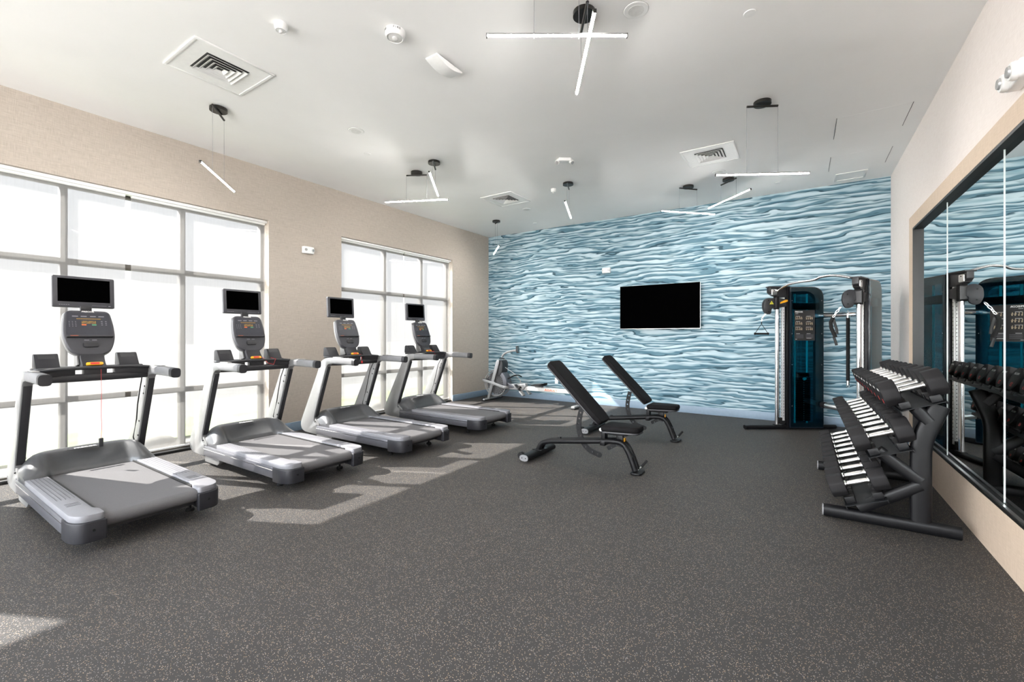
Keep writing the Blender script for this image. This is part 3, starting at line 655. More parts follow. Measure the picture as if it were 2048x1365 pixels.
# ------------------------------------------------------------------ rowing machine
def make_rower():
    t = thing('rowing_machine', 'silver air rowing machine with black handle along the blue wall', 'rowing machine', (-5.43, 7.66, 0))
    cx, cz, r = 0, .37, .265
    m = MB()
    for y in (-.075, .075):
        for k in range(1, 15): m.torus((cx, y, cz), r*k/14, .0036, 'y', 44, 5)
        for k in range(28):
            a = 2*PI*k/28; m.tube([(cx+.03*math.cos(a), y, cz+.03*math.sin(a)), (cx+r*math.cos(a+.25), y, cz+r*math.sin(a+.25))], .0025, 5)
    cg = m.build('fan_cage', grip_m, t)
    m = MB(); m.cyl((cx, -.055, cz), (cx, .055, cz), r*.86, n=36)
    for k in range(14):
        a = 2*PI*k/14; m.box((cx+r*.6*math.cos(a), 0, cz+r*.6*math.sin(a)), (r*.66, .10, .006), 0, (0, -a, 0))
    m.build('fan_wheel', rub_m, t)
    m = MB(); n = 40; ring = [(cx+(r+.012)*math.cos(2*PI*i/n), cz+(r+.012)*math.sin(2*PI*i/n)) for i in range(n)]
    for y in (-.08, .08): m.torus((cx, y, cz), r+.006, .012, 'y', 44, 8)
    m.build('cage_rim', silver_m, t)
    # curved guard on the rider side
    pts = [(cx+(r+.03)*math.cos(a), cz+(r+.03)*math.sin(a)) for a in [math.radians(d) for d in range(62, -34, -8)]]
    inn = [(cx+(r-.06)*math.cos(a), cz+(r-.06)*math.sin(a)) for a in [math.radians(d) for d in range(-26, 70, 8)]]
    m = MB(); m.prism(pts+inn, -.098, .098, 'y', .012); m.prism(rpoly([(.24, .42), (.42, .34), (.46, .30), (.28, .26)], .03), -.06, .06, 'y', .015); m.build('fan_guard', rail_m, t)
    # raked posts either side with foot
    for y in (-.12, .12):
        m = MB(); m.prism([(-.185, .03), (-.120, .03), (.13, .80), (.135, .86), (.08, .87), (.045, .82)], y-.014, y+.014, 'y', .006); m.build('post', silver_m, t)
    m = MB(); m.prism(rpoly([(.02, .56), (.10, .84), (.16, .87), (.205, .80), (.19, .60), (.12, .52)], .04), -.105, .105, 'y', .01); m.build('pulley_housing', dgrey_m, t)
    m = MB(); m.cyl((.0-.03, -.137, .365), (-.03, -.105, .365), .055, n=24, bev=.005); m.build('axle_cover', silver_m, t)
    m = MB()
    for y in (-.128, .128): m.tube(fillet([(-.30, y*.8, .42), (-.30, y, .42), (-.05, y*1.08, .38), (.24, y*1.05, .305), (.31, y*.6, .295), (.33, 0, .295)], .05), .010, 10, .030, up=(0, 0, 1), sq=.5)
    m.tube([(-.30, -.11, .42), (-.32, 0, .42), (-.30, .11, .42)], .01, 8, .03); m.build('side_brace', silver_m, t)
    m = MB(); m.box((-.15, .02, .03), (.06, .62, .04), .01); m.build('front_foot', silver_m, t)
    m = MB(); m.box((-.15, .02, .012), (.07, .66, .018), .004); m.cyl((-.2, -.24, .03), (-.2, -.20, .03), .03); m.cyl((-.2, .30, .03), (-.2, .26, .03), .03); m.build('rubber_foot', rub_m, t)
    # mast, monitor
    m = MB(); m.box((.115, 0, .885), (.085, .09, .03), .008); m.build('mast_collar', dgrey_m, t)
    m = MB(); m.tube(fillet([(.115, 0, .88), (.13, 0, .955), (.22, 0, 1.02), (.42, 0, 1.065)], .07), .022, 12, .022, sq=.7); m.build('monitor_mast', silver_m, t)
    m = MB(); m.box((.51, 0, 1.085), (.035, .13, .15), .008, (0, -.12, .25)); mo = m.build('monitor', dgrey_m, t)
    m = MB(); m.box((.5295, 0, 1.087), (.004, .10, .115), .0, (0, -.12, .25)); m.build('display', mat('lcd_teal', srgb(70, 96, 104), .3), mo)
    m = MB(); m.box((.45, 0, 1.065), (.06, .05, .05), .01); m.build('monitor_mount', silver_m, t)
    # rail
    m = MB(); m.box((1.07, 0, .297), (1.62, .05, .075), .006); rl = m.build('rail', mat('pale_grey_rail', srgb(205, 203, 200), .4, metal=.1, var=.02), t)
    m = MB(); m.box((1.07, 0, .337), (1.60, .035, .008), .002); m.build('rail_track', steel_m, rl)
    text('ASSAULT', .060, orange_m, rl, frame_m((1.30, -.0262, .296), (1, 0, 0), (0, 0, 1)), sx=1.15, bold=.001)
    m = MB(); m.prism(rpoly([(.28, .36), (.72, .40), (.74, .345), (.66, .255), (.28, .255)], .02), -.05, .05, 'y', .008); m.build('rail_shroud', silver_m, t)
    m = MB(); m.prism([(1.78, .30), (1.88, .30), (1.92, .05), (1.84, .05)], -.022, .022, 'y', .006); m.build('rear_leg', dgrey_m, t)
    m = MB(); m.box((1.88, 0, .04), (.075, .50, .045), .012); m.build('rear_foot', silver_m, t)
    m = MB(); m.box((1.88, 0, .012), (.08, .52, .022), .006); m.build('rear_rubber_foot', rub_m, t)
    # seat, footrests, handle
    m = MB(); m.prism(rpoly([(.88, .385), (.90, .365), (1.12, .365), (1.15, .40), (1.13, .425), (1.08, .405), (.95, .40)], .012), -.12, .12, 'y', .012); m.build('seat', rub_m, t)
    m = MB(); m.box((1.02, 0, .35), (.16, .09, .035), .006); m.build('seat_carriage', silver_m, t)
    for s in (-1, 1):
        m = MB(); m.box((.64, s*.13, .27), (.30, .10, .016), .005, (0, .80, 0)); fr = m.build('footrest', dgrey_m, t)
        m = MB(); m.box((.70, s*.13, .205), (.12, .105, .03), .01, (0, .80, 0)); m.build('heel_cup', silver_m, fr)
        m = MB(); m.tube([(.63, s*.13-.06, .30), (.655, s*.13, .345), (.63, s*.13+.06, .30)], .022, 8, .005); m.build('foot_strap', rub_m, fr)
    m = MB(); m.tube(fillet([(.44, -.26, .50), (.47, -.10, .545), (.48, 0, .555), (.47, .10, .545), (.44, .26, .50)], .08), .013, 10); m.build('pull_handle', rub_m, t)
    m = MB(); m.tube([(.15, 0, .73), (.47, 0, .56)], .0035, 6); m.build('pull_strap', wprint_m, t)
    m = MB(); m.tube(fillet([(.47, 0, .53), (.56, 0, .48), (.60, 0, .36), (.60, 0, .32)], .1), .010, 8); m.build('handle_holder', silver_m, t)
make_rower()

# ------------------------------------------------------------------ television, lights on walls, outlet
def make_tv():
    t = thing('television', 'large black flat television on the blue wave wall', 'television', (-2.1975, BY, 1.903))
    m = MB(); m.box((0, -.085, 0), (1.431, .05, .806), .004); b = m.build('housing', black_gloss, t)
    m = MB(); m.box((0, -.1115, .003), (1.418, .004, .790)); m.build('screen', void_m, t, smooth=False)
    m = MB(); m.box((0, -.110, -.404), (1.431, .012, .004)); m.box((.7165, -.095, 0), (.002, .04, .806)); m.build('edge_trim', steel_m, t)
    m = MB(); m.box((0, -.03, 0), (.5, .06, .35), .004); m.build('wall_mount', black_m, t)
    m = MB(); m.tube([(.30, -.05, -.39), (.34, -.05, -.418), (.42, -.05, -.420), (.47, -.05, -.39)], .003, 6); m.build('power_cable', rub_m, t)
make_tv()
def em_light(label, loc, rz, s=1.0):
    t = thing('emergency_light', label, 'emergency light', loc, rz, 'emergency lights')
    # local: wall behind at +y, faces -y
    m = MB(); m.prism(rpoly([(-.092*s, 0), (-.085*s, -.045), (-.03*s, -.062), (.03*s, -.062), (.085*s, -.045), (.092*s, 0)], .008), -.052*s, .052*s, 'z', .004); m.build('housing', white_m, t)
    for x in (-.055*s, .055*s):
        h = MB(); h.cyl((x, -.045, 0), (x*1.08, -.066, 0), .03*s, .026*s); hh = h.build('lamp_head', white2_m, t)
        h = MB(); h.cyl((x*1.06, -.060, 0), (x*1.09, -.0675, 0), .021*s, n=16); h.build('lens', mat('lamp_lens', srgb(190, 190, 190), .15, metal=.4), hh)
em_light('small white two-lamp emergency light on the beige wall between the windows', (LX, 3.762, 2.63), PI/2, .95)
em_light('small white two-lamp emergency light on the blue wall above the television', (-3.222, BY, 2.652), 0, .95)
def right_em():
    t = thing('emergency_light', 'white rounded emergency light above the wall mirror', 'emergency light', (RX, 3.62, 2.83), -PI/2, 'emergency lights')
    m = MB(); m.prism(rpoly([(-.13, -.05), (.13, -.05), (.13, .055), (-.13, .055)], .045), -.07, -.001, 'y', .012, 3); m.build('housing', white_m, t)
    for x in (-.07, .07):
        m = MB(); m.lathe([(0, .035), (.045, .03), (.052, .012), (.05, 0), (0, 0)], (x, -.068, .0), 24, Matrix.Rotation(PI/2, 4, 'X')); h = m.build('lamp_head', white2_m, t)
        m = MB(); m.lathe([(0, .045), (.028, .042), (.032, .032), (0, .032)], (x, -.068, .0), 20, Matrix.Rotation(PI/2, 4, 'X')); m.build('lens', mat('lamp_lens', srgb(190, 190, 190), .15), h)
right_em()
t = thing('wall_outlet', 'white wall outlet with a plug on the blue wall above the rowing machine', 'outlet', (-4.33, BY, .42))
m = MB(); m.box((0, -.005, 0), (.075, .01, .12), .003); m.build('cover_plate', white_m, t)
m = MB(); m.box((0, -.0105, .027), (.034, .002, .03), .0005); m.box((0, -.0105, -.027), (.034, .002, .03), .0005); m.build('socket', white2_m, t)

# ------------------------------------------------------------------ cable machine
def make_cable_machine():
    L0, R0 = Vector((-.32, 7.53, 0)), Vector((.576, 6.90, 0))
    uL, uR = Vector((.834, .551, 0)), Vector((.350, .937, 0))
    t = thing('cable_machine', 'tall black dual-stack cable machine with chrome pulley posts by the mirror', 'cable machine')
    def tower(O, u, sgn, full):
        W = frame_m(O, u, (0, 0, 1)); # local: x along u, y up, z = u x up (horizontal normal)
        def B(mb, name, mt, par, **k): mb.xf(W); return mb.build(name, mt, par, **k)
        # shroud ring with window, both faces glazed
        out = rpoly([(.15, .03), (.64, .03), (.64, 2.08), (.15, 2.08)], [.01, .01, .17, .01], 8)
        hole = rpoly([(.19, .10), (.575, .10), (.575, 1.98), (.19, 1.98)], [.01, .01, .12, .02], 8)
        fr = sheet(out, [hole], .13, shroud_m, 'shroud', t, W)
        for z in (-.066, .066):
            g = MB(); g.prism(rpoly([(.165, .045), (.63, .045), (.63, 2.065), (.165, 2.065)], [.01, .01, .16, .01], 8), z-.002, z+.002, 'z'); B(g, 'tinted_cover', tint_m, fr, smooth=False)
        for q in ((.61, .35), (.61, .95), (.61, 1.40), (.61, 1.88), (.18, .35), (.18, .95), (.18, 1.40), (.18, 1.88)):
            for z in (-.0685, .0685):
                g = MB(); g.cyl((q[0], q[1], z-.003), (q[0], q[1], z+.003), .005, n=8); B(g, 'cover_screw', grip_m, fr)
        # stack
        g = MB()
        for k in range(20): g.box((.365, .14+.032*k, 0), (.20, .028, .09), .003)
        B(g, 'weight_plates', black_m, t)
        g = MB()
        for k in range(20): g.cyl((.365, .14+.032*k, .046), (.365, .14+.032*k, .049), .004, n=8); g.cyl((.365, .14+.032*k, -.046), (.365, .14+.032*k, -.049), .004, n=8)
        B(g, 'stack_pin_holes', wprint_m, t)
        g = MB(); g.box((.365, .80, 0), (.17, .06, .08), .01); B(g, 'top_plate', teal_m if 0 else black_m, t)
        g = MB(); g.ball((.375, .745, .05), .022, (1.4, 1, .5)); g.ball((.375, .745, -.05), .022, (1.4, 1, .5)); B(g, 'selector_knob', teal_m, t)
        for x in (.263, .44):
            g = MB(); g.cyl((x, .10, 0), (x, 1.98, 0), .012, n=14); B(g, 'guide_rod', teal_m, t)
        g = MB(); g.box((.38, 1.80, 0), (.36, .10, .09), .01); B(g, 'pulley_beam', black_m, t)
        # front frame post, head plate
        g = MB(); g.box((.135, 1.05, 0), (.035, 2.06, .10), .006); B(g, 'frame_post', black_m, t)
        g = MB(); g.prism(rpoly([(-.13, 2.00), (-.13, 2.085), (.16, 2.085), (.16, 1.93), (.02, 1.93), (-.08, 1.955)], [.01, .008, 0, 0, .02, .02]), -.035, .035, 'z', .005); hp = B(g, 'head_arm', dgrey_m, t)
        g = MB(); g.prism(rpoly([(-.135, 2.075), (.16, 2.075), (.16, 2.092), (-.135, 2.092)], .004), -.055, .055, 'z', .003); B(g, 'head_cap', dgrey_m, hp)
        g = MB(); g.prism(rpoly([(-.10, 1.965), (-.10, 2.05), (-.02, 2.05), (-.02, 1.965)], .015), -.042, .042, 'z', .004); B(g, 'end_plate', steel_m, hp)
        g = MB(); g.cyl((-.06, 2.03, .044), (-.06, 2.03, -.044), .008, n=10); B(g, 'plate_bolt', rub_m, hp)
        # chrome post and perforated post
        g = MB(); g.cyl((0, .06, 0), (0, 1.96, 0), .026, n=20); B(g, 'guide_post', chrome_m, t)
        g = MB(); g.box((.085, 1.03, 0), (.032, 1.80, .05), .003); pp = B(g, 'index_post', mat('satin_plated_steel', srgb(225, 225, 224), .35, metal=.5, var=.02), t)
        g = MB()
        for k in range(40): 
            y = .20+.043*k
            g.cyl((.085, y, -.0262), (.085, y, .0262), .0055, n=8); g.cyl((.0685, y, 0), (.1015, y, 0), .0055, n=8)
        B(g, 'index_holes', rub_m, pp)
        g = MB(); g.cyl((.035, .12, 0), (.035, 1.93, 0), .003, n=6); B(g, 'cable', rub_m, t)
        g = MB(); g.cyl((.07, .12, -.02), (.07, .12, .02), .05, n=24); g.box((0, .055, 0), (.09, .03, .07), .006); B(g, 'floor_pulley', rub_m, t)
        # carriage
        g = MB(); g.prism(rpoly([(-.04, 1.77), (-.04, 1.93), (.13, 1.90), (.13, 1.80)], .01), -.04, .04, 'z', .006); cg = B(g, 'carriage', dgrey_m, t)
        g = MB(); g.box((-.01, 1.85, 0), (.035, .19, .09), .006); B(g, 'carriage_clamp', rub_m, cg)
        return W
    def part(g, W, name, mt, par, **k): g.xf(W); return g.build(name, mt, par, **k)
    WL = tower(L0, uL, 1, True)
    # left paddle (pulley cover) with warning sign
    g = MB(); g.prism(rpoly([(-.05, 1.92), (-.16, 1.92), (-.205, 1.86), (-.205, 1.77), (-.17, 1.69), (-.10, 1.68), (-.09, 1.77), (-.04, 1.79)], .035), -.03, .03, 'z', .006); pd = part(g, WL, 'pulley_cover', dgrey_m, t)
    g = MB(); 
    for q in ((-.14, 1.885), (-.135, 1.72)): g.cyl((q[0], q[1], -.034), (q[0], q[1], .034), .009, n=10)
    part(g, WL, 'cover_bolt', rub_m, pd)
    g = MB(); g.prism([(-.125, 1.83), (-.065, 1.83), (-.095, 1.88)], .031, .033, 'z'); part(g, WL, 'warning_sign', mat('yellow_green_sign', srgb(205, 200, 60), .5), pd, smooth=False)
    g = MB(); g.box((-.095, 1.853, .0335), (.005, .018, .001)); g.box((-.095, 1.838, .0335), (.005, .005, .001)); part(g, WL, 'warning_mark', rub_m, pd, smooth=False)
    g = MB(); g.prism(rpoly([(.02, 1.835), (.11, 1.862), (.13, 1.872), (.125, 1.895), (.09, 1.89), (.025, 1.86)], .01), .041, .056, 'z', .004); part(g, WL, 'pull_tab', yellow_m, t)
    # placard
    g = MB(); g.prism(rpoly([(.212, 1.30), (.505, 1.30), (.505, 1.742), (.212, 1.742)], .008), .070, .074, 'z'); pc = part(g, WL, 'instruction_placard', mat('placard_black', srgb(44, 42, 42), .45), t, smooth=False)
    text('PRECOR', .030, wprint_m, pc, WL @ Matrix.Translation((.275, 1.715, .0745)), sx=1.0, bold=.001)
    g = MB()
    g.box((.245, 1.690, .0746), (.04, .004, .0006))
    for cxx in (.232, .385):
        for r in range(3):
            y = 1.625-.078*r; g.box((cxx+.03, y+.028, .0746), (.06 if r < 2 else .07, .004, .0006))
        g.box((cxx+.03, 1.40, .0746), (.055, .004, .0006))
    g.box((.42, 1.335, .0746), (.07, .005, .0006)); g.box((.235, 1.32, .0746), (.025, .005, .0006))
    part(g, WL, 'printed_lines', wprint_m, pc, smooth=False)
    g = MB()
    for cxx in (.232, .382):
        for r in range(3):
            y = 1.622-.078*r
            for k in range(4):
                x = cxx+.026*k+(.004 if k > 1 else 0)
                g.box((x, y, .0746), (.005, .030, .0006)); g.ball((x, y+.020, .0746), .005, (1, 1, .1), 8)
                if k > 1:
                    g.box((x-.006, y+.008-.01*(r == 2), .0746), (.013, .004, .0006), 0, (0, 0, .7*(1-r))); g.box((x+.006, y+.008, .0746), (.013, .004, .0006), 0, (0, 0, -.7*(1-r)))
                g.box((x+.006, y-.006, .0746), (.004, .018, .0006))
    part(g, WL, 'exercise_figures', mat('figure_print', srgb(196, 178, 150), .5), pc, smooth=False)
    g = MB()
    for k in range(5): g.box((.285, 1.385-.012*k, .0746), (.11, .0022, .0004)); g.box((.43, 1.385-.012*k, .0746), (.11, .0022, .0004))
    part(g, WL, 'fine_print', gprint_m, pc, smooth=False)
    WR = tower(R0, uR, -1, False)
    # right paddle faces the room: swung towards -x,-y
    dirR = Vector((-.86, -.10, 0)); WP = frame_m(R0, dirR, (0, 0, 1))
    g = MB(); g.prism(rpoly([(.04, 1.94), (.12, 1.945), (.165, 1.90), (.175, 1.80), (.14, 1.715), (.085, 1.715), (.05, 1.75), (.055, 1.80), (.03, 1.81)], .04), -.03, .03, 'z', .006); pd = part(g, WP, 'pulley_cover', cap_m, t)
    g = MB()
    for q in ((.12, 1.885), (.115, 1.765)): g.cyl((q[0], q[1], -.034), (q[0], q[1], .034), .009, n=10)
    part(g, WP, 'cover_bolt', rub_m, pd)
    # feet, cross members
    g = MB(); a = L0-uL*.47; b = L0+uL*.85; g.tube([(a.x, a.y, .03), (L0.x-uL.x*.38, L0.y-uL.y*.38, .035), (b.x, b.y, .035)], .045, 16, .03, sq=.8); g.build('base_foot', black_m, t)
    g = MB(); a = R0-uR*.42; b = R0+uR*.85; g.tube([(a.x, a.y, .03), (R0.x-uR.x*.35, R0.y-uR.y*.35, .035), (b.x, b.y, .035)], .045, 16, .03, sq=.8); g.build('base_foot', black_m, t)
    g = MB(); p = L0+uL*.60; q = R0+uR*.30; g.tube([(p.x, p.y, 1.665), (q.x, q.y, 1.655)], .034, 14, .036, sq=.7); g.build('cross_bar', chrome_m, t)
    g = MB(); q2 = R0+uR*.5; g.tube([(p.x, p.y, .37), (q2.x, q2.y, .34)], .03, 12, .035, sq=.6); g.build('lower_cross_beam', steel_m, t)
    g = MB(); v = (q2-p).normalized(); g.tube([(p.x, p.y, .37), (p.x+v.x*.12, p.y+v.y*.12, .367)], .036, 12, .042, sq=.6); g.build('beam_sleeve', black_m, t)
    # multi-grip chin-up bar between the head arms
    A = L0+Vector((0, 0, 2.01)); Bq = R0+Vector((0, 0, 2.02)); dd = Bq-A; fwd = Vector((-.57, -.82, 0))
    pts = []
    for k, (s, up, fo) in enumerate(((.0, 0, .02), (.10, .075, .05), (.20, .115, .08), (.34, .125, .10), (.5, .125, .10), (.56, .135, .10), (.60, .160, .10), (.66, .165, .10), (.74, .170, .09), (.86, .13, .06), (1, .06, .02))):
        pts.append(A+dd*s+Vector((0, 0, up*.8))+fwd*fo*.6)
    g = MB(); g.tube(fillet(pts, .05, 3), .0165, 12); g.build('chin_up_bar', chrome_m, t)
    return t, WL, WP, L0, R0, uL, uR, p, q
cmt, WL, WP, L0, R0, uL, uR, cbA, cbB = make_cable_machine()
# hanging attachments are things of their own
def link_chain(g, a, b, n=3, r=.010, rr=.0028):
    a, b = Vector(a), Vector(b)
    for k in range(n):
        p = a.lerp(b, (k+.5)/n); h = (b-a).length/n*.62
        pts = [p+(b-a).normalized()*h*math.cos(2*PI*i/12)+(Vector((1, 0, 0)) if k % 2 else Vector((.5, .8, 0))).normalized()*r*math.sin(2*PI*i/12) for i in range(13)]
        g.tube(pts, rr, 6, caps=False)
hp = WL @ Vector((-.225, 1.40, 0))
t = thing('cable_attachment', 'black D-shaped stirrup grip hanging on the left of the cable machine', 'cable attachment', hp)
g = MB(); g.tube([(0, .0, .145), (-.075, -.04, .012)], .004, 6); g.tube([(0, 0, .145), (.075, .04, .012)], .004, 6); g.tube([(0, 0, .14), (0, 0, .18)], .006, 6); g.build('strap', rub_m, t)
g = MB(); g.tube([(-.085, -.045, 0), (.085, .045, 0)], .013, 12); hd = g.build('grip', rub_m, t)
g = MB(); g.ball((-.083, -.044, 0), .019, (.6, .8, 1)); g.ball((.083, .044, 0), .019, (.6, .8, 1)); g.build('grip_end', rub_m, hd)
g = MB(); link_chain(g, (0, 0, .175), (.012, .006, .245), 2); link_chain(g, (.012, .006, .24), (.075, .05, .33), 2, .013, .004); g.build('carabiner', steel_m, t)
sp = WP @ Vector((.18, 1.69, 0))
t = thing('ankle_strap', 'padded black strap attachment hanging from the pulley on the right', 'exercise strap', sp)
g = MB(); link_chain(g, (0, 0, .045), (-.05, -.01, -.03), 2, .013, .004); link_chain(g, (-.05, -.01, -.03), (-.08, -.015, -.085), 2, .012, .003); g.build('carabiner', steel_m, t)
g = MB(); g.tube([(-.08, -.015, -.09), (-.105, -.02, -.15), (-.10, -.02, -.22), (-.075, -.02, -.29), (-.055, -.02, -.34)], .022, 10, .012, up=(0, 1, 0)); g.build('padded_cuff', rub_m, t)
g = MB(); g.tube([(-.08, -.015, -.09), (-.065, -.02, -.16), (-.045, -.02, -.24), (-.04, -.02, -.30)], .016, 8, .006, up=(0, 1, 0)); g.tube([(-.075, -.02, -.33), (-.06, -.02, -.38), (-.045, -.02, -.44)], .016, 8, .005, up=(0, 1, 0)); g.build('webbing', black_m, t)
bp_ = cbA.lerp(cbB, .64)
t = thing('straight_bar', 'long straight black bar attachment with chrome ends hung from the chrome cross bar', 'bar attachment', (bp_.x, bp_.y-.05, .71))
g = MB(); g.cyl((0, 0, .06), (0, 0, .90), .021, n=14); g.build('grip_sleeve', rub_m, t)
g = MB(); g.cyl((0, 0, .90), (0, 0, .955), .017, n=12); g.cyl((0, 0, .0), (0, 0, .06), .017, n=12); g.torus((0, 0, -.012), .014, .004, 'y', 16, 6); g.torus((0, .014, .975), .026, .004, 'x', 18, 6); g.build('end_fitting', steel_m, t)

# ------------------------------------------------------------------ dumbbell rack
TILT = math.radians(21)
tiers = [('bottom', .335, .286, .155), ('middle', .467, .657, .175), ('top', .635, 1.003, .180)]
YN, DY = 4.14, .225
def make_rack():
    t = thing('dumbbell_rack', 'black steel three-tier dumbbell rack standing against the mirror', 'dumbbell rack', (0, 0, 0))
    for fy in (4.12, 5.50):
        m = MB(); m.tube([(.13, fy, .045), (.885, fy, .045)], .036, 16, .045, sq=.75); f = m.build('floor_rail', black_m, t)
        m = MB(); m.tube([(.122, fy, .045), (.132, fy, .045)], .034, 16, .043, sq=.8); m.build('end_cap', grip_m, f)
        m = MB(); m.tube(fillet([(.682, fy, .05), (.682, fy, .63), (.778, fy, .895)], .09, 6), .029, 16, .058, up=(1, 0, 0), sq=.55); m.build('upright', black_m, t)
        for (x0, z0), (x1, z1) in (((.725, .775), (.655, .865)), ((.68, .36), (.45, .54)), ((.68, .33), (.34, .10))):
            m = MB(); m.tube([(x0, fy, z0), (x1, fy, z1)], .033, 14, .042, sq=.6); m.build('support_arm', black_m, t)
    ct, st = math.cos(TILT), math.sin(TILT)
    for nm, cx, cz, D in tiers:
        tx, tz = cx+st*.118, cz-ct*.118
        W = frame_m((tx, 0, tz), (ct, 0, st), (0, 1, 0))   # z = x cross y (upwards)
        y0, y1 = YN-.13, YN+DY*9+.13
        m = MB(); m.box((0, (y0+y1)/2, -.003), (.25, y1-y0, .005), .001); m.box((-.125, (y0+y1)/2, -.014), (.005, y1-y0, .035), .001); m.box((.125, (y0+y1)/2, -.010), (.005, y1-y0, .024), .001); m.xf(W)
        tr = m.build('shelf_tray', mat('tray_steel', srgb(20, 21, 23), .5, spec=.2, var=.05), t)
        for s in (-1, 1):
            m = MB()
            for k in range(10):
                y = YN+DY*k
                prof = rpoly([(y-.095, 0), (y-.095, .050), (y-.075, .050), (y-.045, .020), (y+.045, .020), (y+.075, .050), (y+.095, .050), (y+.095, 0)], .006, 3)
                m.prism(prof, s*.085-.03 if s < 0 else s*.085-.03, s*.085+.03, 'x', .002)
            m.xf(W); m.build('saddle_strip', black_m, tr)
    return t
rack = make_rack()

def make_dumbbell(D, sd):
    """local: axis along x, centre of handle at the origin"""
    t = thing('dumbbell', '', 'dumbbell', group='dumbbells on the rack')
    m = MB(); prof = [(-.075, .0160), (-.06, .0165), (0, .0195), (.06, .0170), (.075, .0165)]
    m.lathe([(0, -.078)]+[(r, x) for x, r in prof]+[(0, .078)], (0, 0, 0), 20, Matrix.Rotation(PI/2, 4, 'Y')); h = m.build('handle', mat('satin_handle_steel', (.52, .51, .50, 1), .3, metal=1, var=.03), t)
    for s in (-1, 1):
        m = MB(); m.lathe([(0, 0), (.024, 0), (.024, .010), (.019, .016), (0, .016)], (s*.064 if s > 0 else -.080, 0, 0), 18, Matrix.Rotation(PI/2, 4, 'Y')); m.build('collar', steel_m, h)
        R = D/2; n = 8
        pg = rpoly([(R/math.cos(PI/n)*math.cos(PI/n*(2*k+1)), R/math.cos(PI/n)*math.sin(PI/n*(2*k+1))) for k in range(n)], R*.16, 3)
        m = MB(); a, b = sorted((s*.078, s*.178)); m.prism(pg, a, b, 'x', .008); hd = m.build('weight_head', ureth_m, t)
        W = frame_m((s*.1785, 0, 0), (0, s, 0), (0, 0, 1))
        text(sd, D*.24, red_m, hd, W @ Matrix.Translation((0, -D*.26, 0)), 'weight_number', sx=1, bold=.0004)
        text('PRECOR', D*.13, wprint_m, hd, W @ Matrix.Translation((0, D*.22, 0)), 'brand_print', bold=.0004)
        m = MB(); m.torus((s*.1785, 0, 0), R*.90, .0012, 'x', 32, 5); m.build('edge_ring', ureth_m, hd)
    return t
ORD = ['nearest the camera', 'second', 'third', 'fourth', 'fifth', 'sixth', 'seventh', 'eighth', 'ninth', 'farthest from the camera']
nums = {'bottom': range(65, 115, 5), 'middle': range(40, 65, 5), 'top': range(5, 55, 5)}
for nm, cx, cz, D in tiers:
    variants = {}
    for k in range(10):
        sz = 1-.022*k if nm != 'middle' else 1-.012*k
        val = {'bottom': 75-5*(k//2), 'middle': 50-5*(k//2), 'top': 25-int(2.5*(k//2))}[nm]
        key = k//2
        if key not in variants:
            o = make_dumbbell(round(D*sz, 3), str(val)); variants[key] = o
        else: o = dup(variants[key])
        rr = D*sz/2
        # sit in the saddle: small heads lie lower
        off = (D/2-rr)*.9
        o.location = (cx+math.sin(TILT)*off, YN+DY*k, cz-math.cos(TILT)*off); o.rotation_euler = (0, -TILT, 0)
        if k in (0, 9): lab = 'black dumbbell with steel handle, %s on the %s tier' % (ORD[k], nm)
        else: lab = 'black dumbbell with steel handle, %s from the near end of the %s tier' % (ORD[k], nm)
        o['label'] = lab

# ------------------------------------------------------------------ ceiling items
def pendant(A, B, zc, bar, zb, label, extra=None):
    """A,B: plan points of the two suspension wires; bar: plan points of the bar ends"""
    cx, cy = (A[0]+B[0])/2, (A[1]+B[1])/2
    t = thing('pendant_light', label, 'pendant light', (cx, cy, H), 0, 'slim linear pendants')
    r = lambda p, z: (p[0]-cx, p[1]-cy, z-H)
    m = MB(); m.lathe([(0, 0), (.070, 0), (.078, -.004), (.078, -.034), (0, -.034)], (0, 0, 0), 36); m.build('canopy', dark_alu_m, t)
    m = MB(); m.cyl(r(A, H-.048), r(B, H-.048), .0105, n=12); m.build('canopy_rod', dark_alu_m, t)
    for p in (A, B):
        m = MB(); m.cyl(r(p, H-.05), r(p, zb+.012), .0014, n=6); m.build('suspension_wire', gprint_m, t)
    P, Q = Vector(r(bar[0], zb)), Vector(r(bar[1], zb)); d = (Q-P).normalized(); L = (Q-P).length; c = (P+Q)/2
    a = math.atan2(d.y, d.x)
    m = MB(); m.box(c+Vector((0, 0, .0085)), (L, .024, .010), .002, (0, 0, a)); b_ = m.build('bar_housing', dark_alu_m if 0 else silver_m, t)
    m = MB(); m.prism([(-.0105, .004), (.0105, .004), (.0005, -.006), (-.0005, -.006)], -(L-.012)/2, (L-.012)/2, 'x', mtx=Matrix.Translation(c) @ Matrix.Rotation(a, 4, 'Z')); m.build('led_strip', led_m, t, smooth=False)
    m = MB()
    for q in (P, Q): m.box(q+Vector((0, 0, .002)), (.006, .021, .025), .001, (0, 0, a))
    m.build('end_cap', dark_alu_m, t)
def barpts(c, d, L=.914):
    l = math.hypot(*d); return ((c[0]-d[0]/l*L/2, c[1]-d[1]/l*L/2), (c[0]+d[0]/l*L/2, c[1]+d[1]/l*L/2))
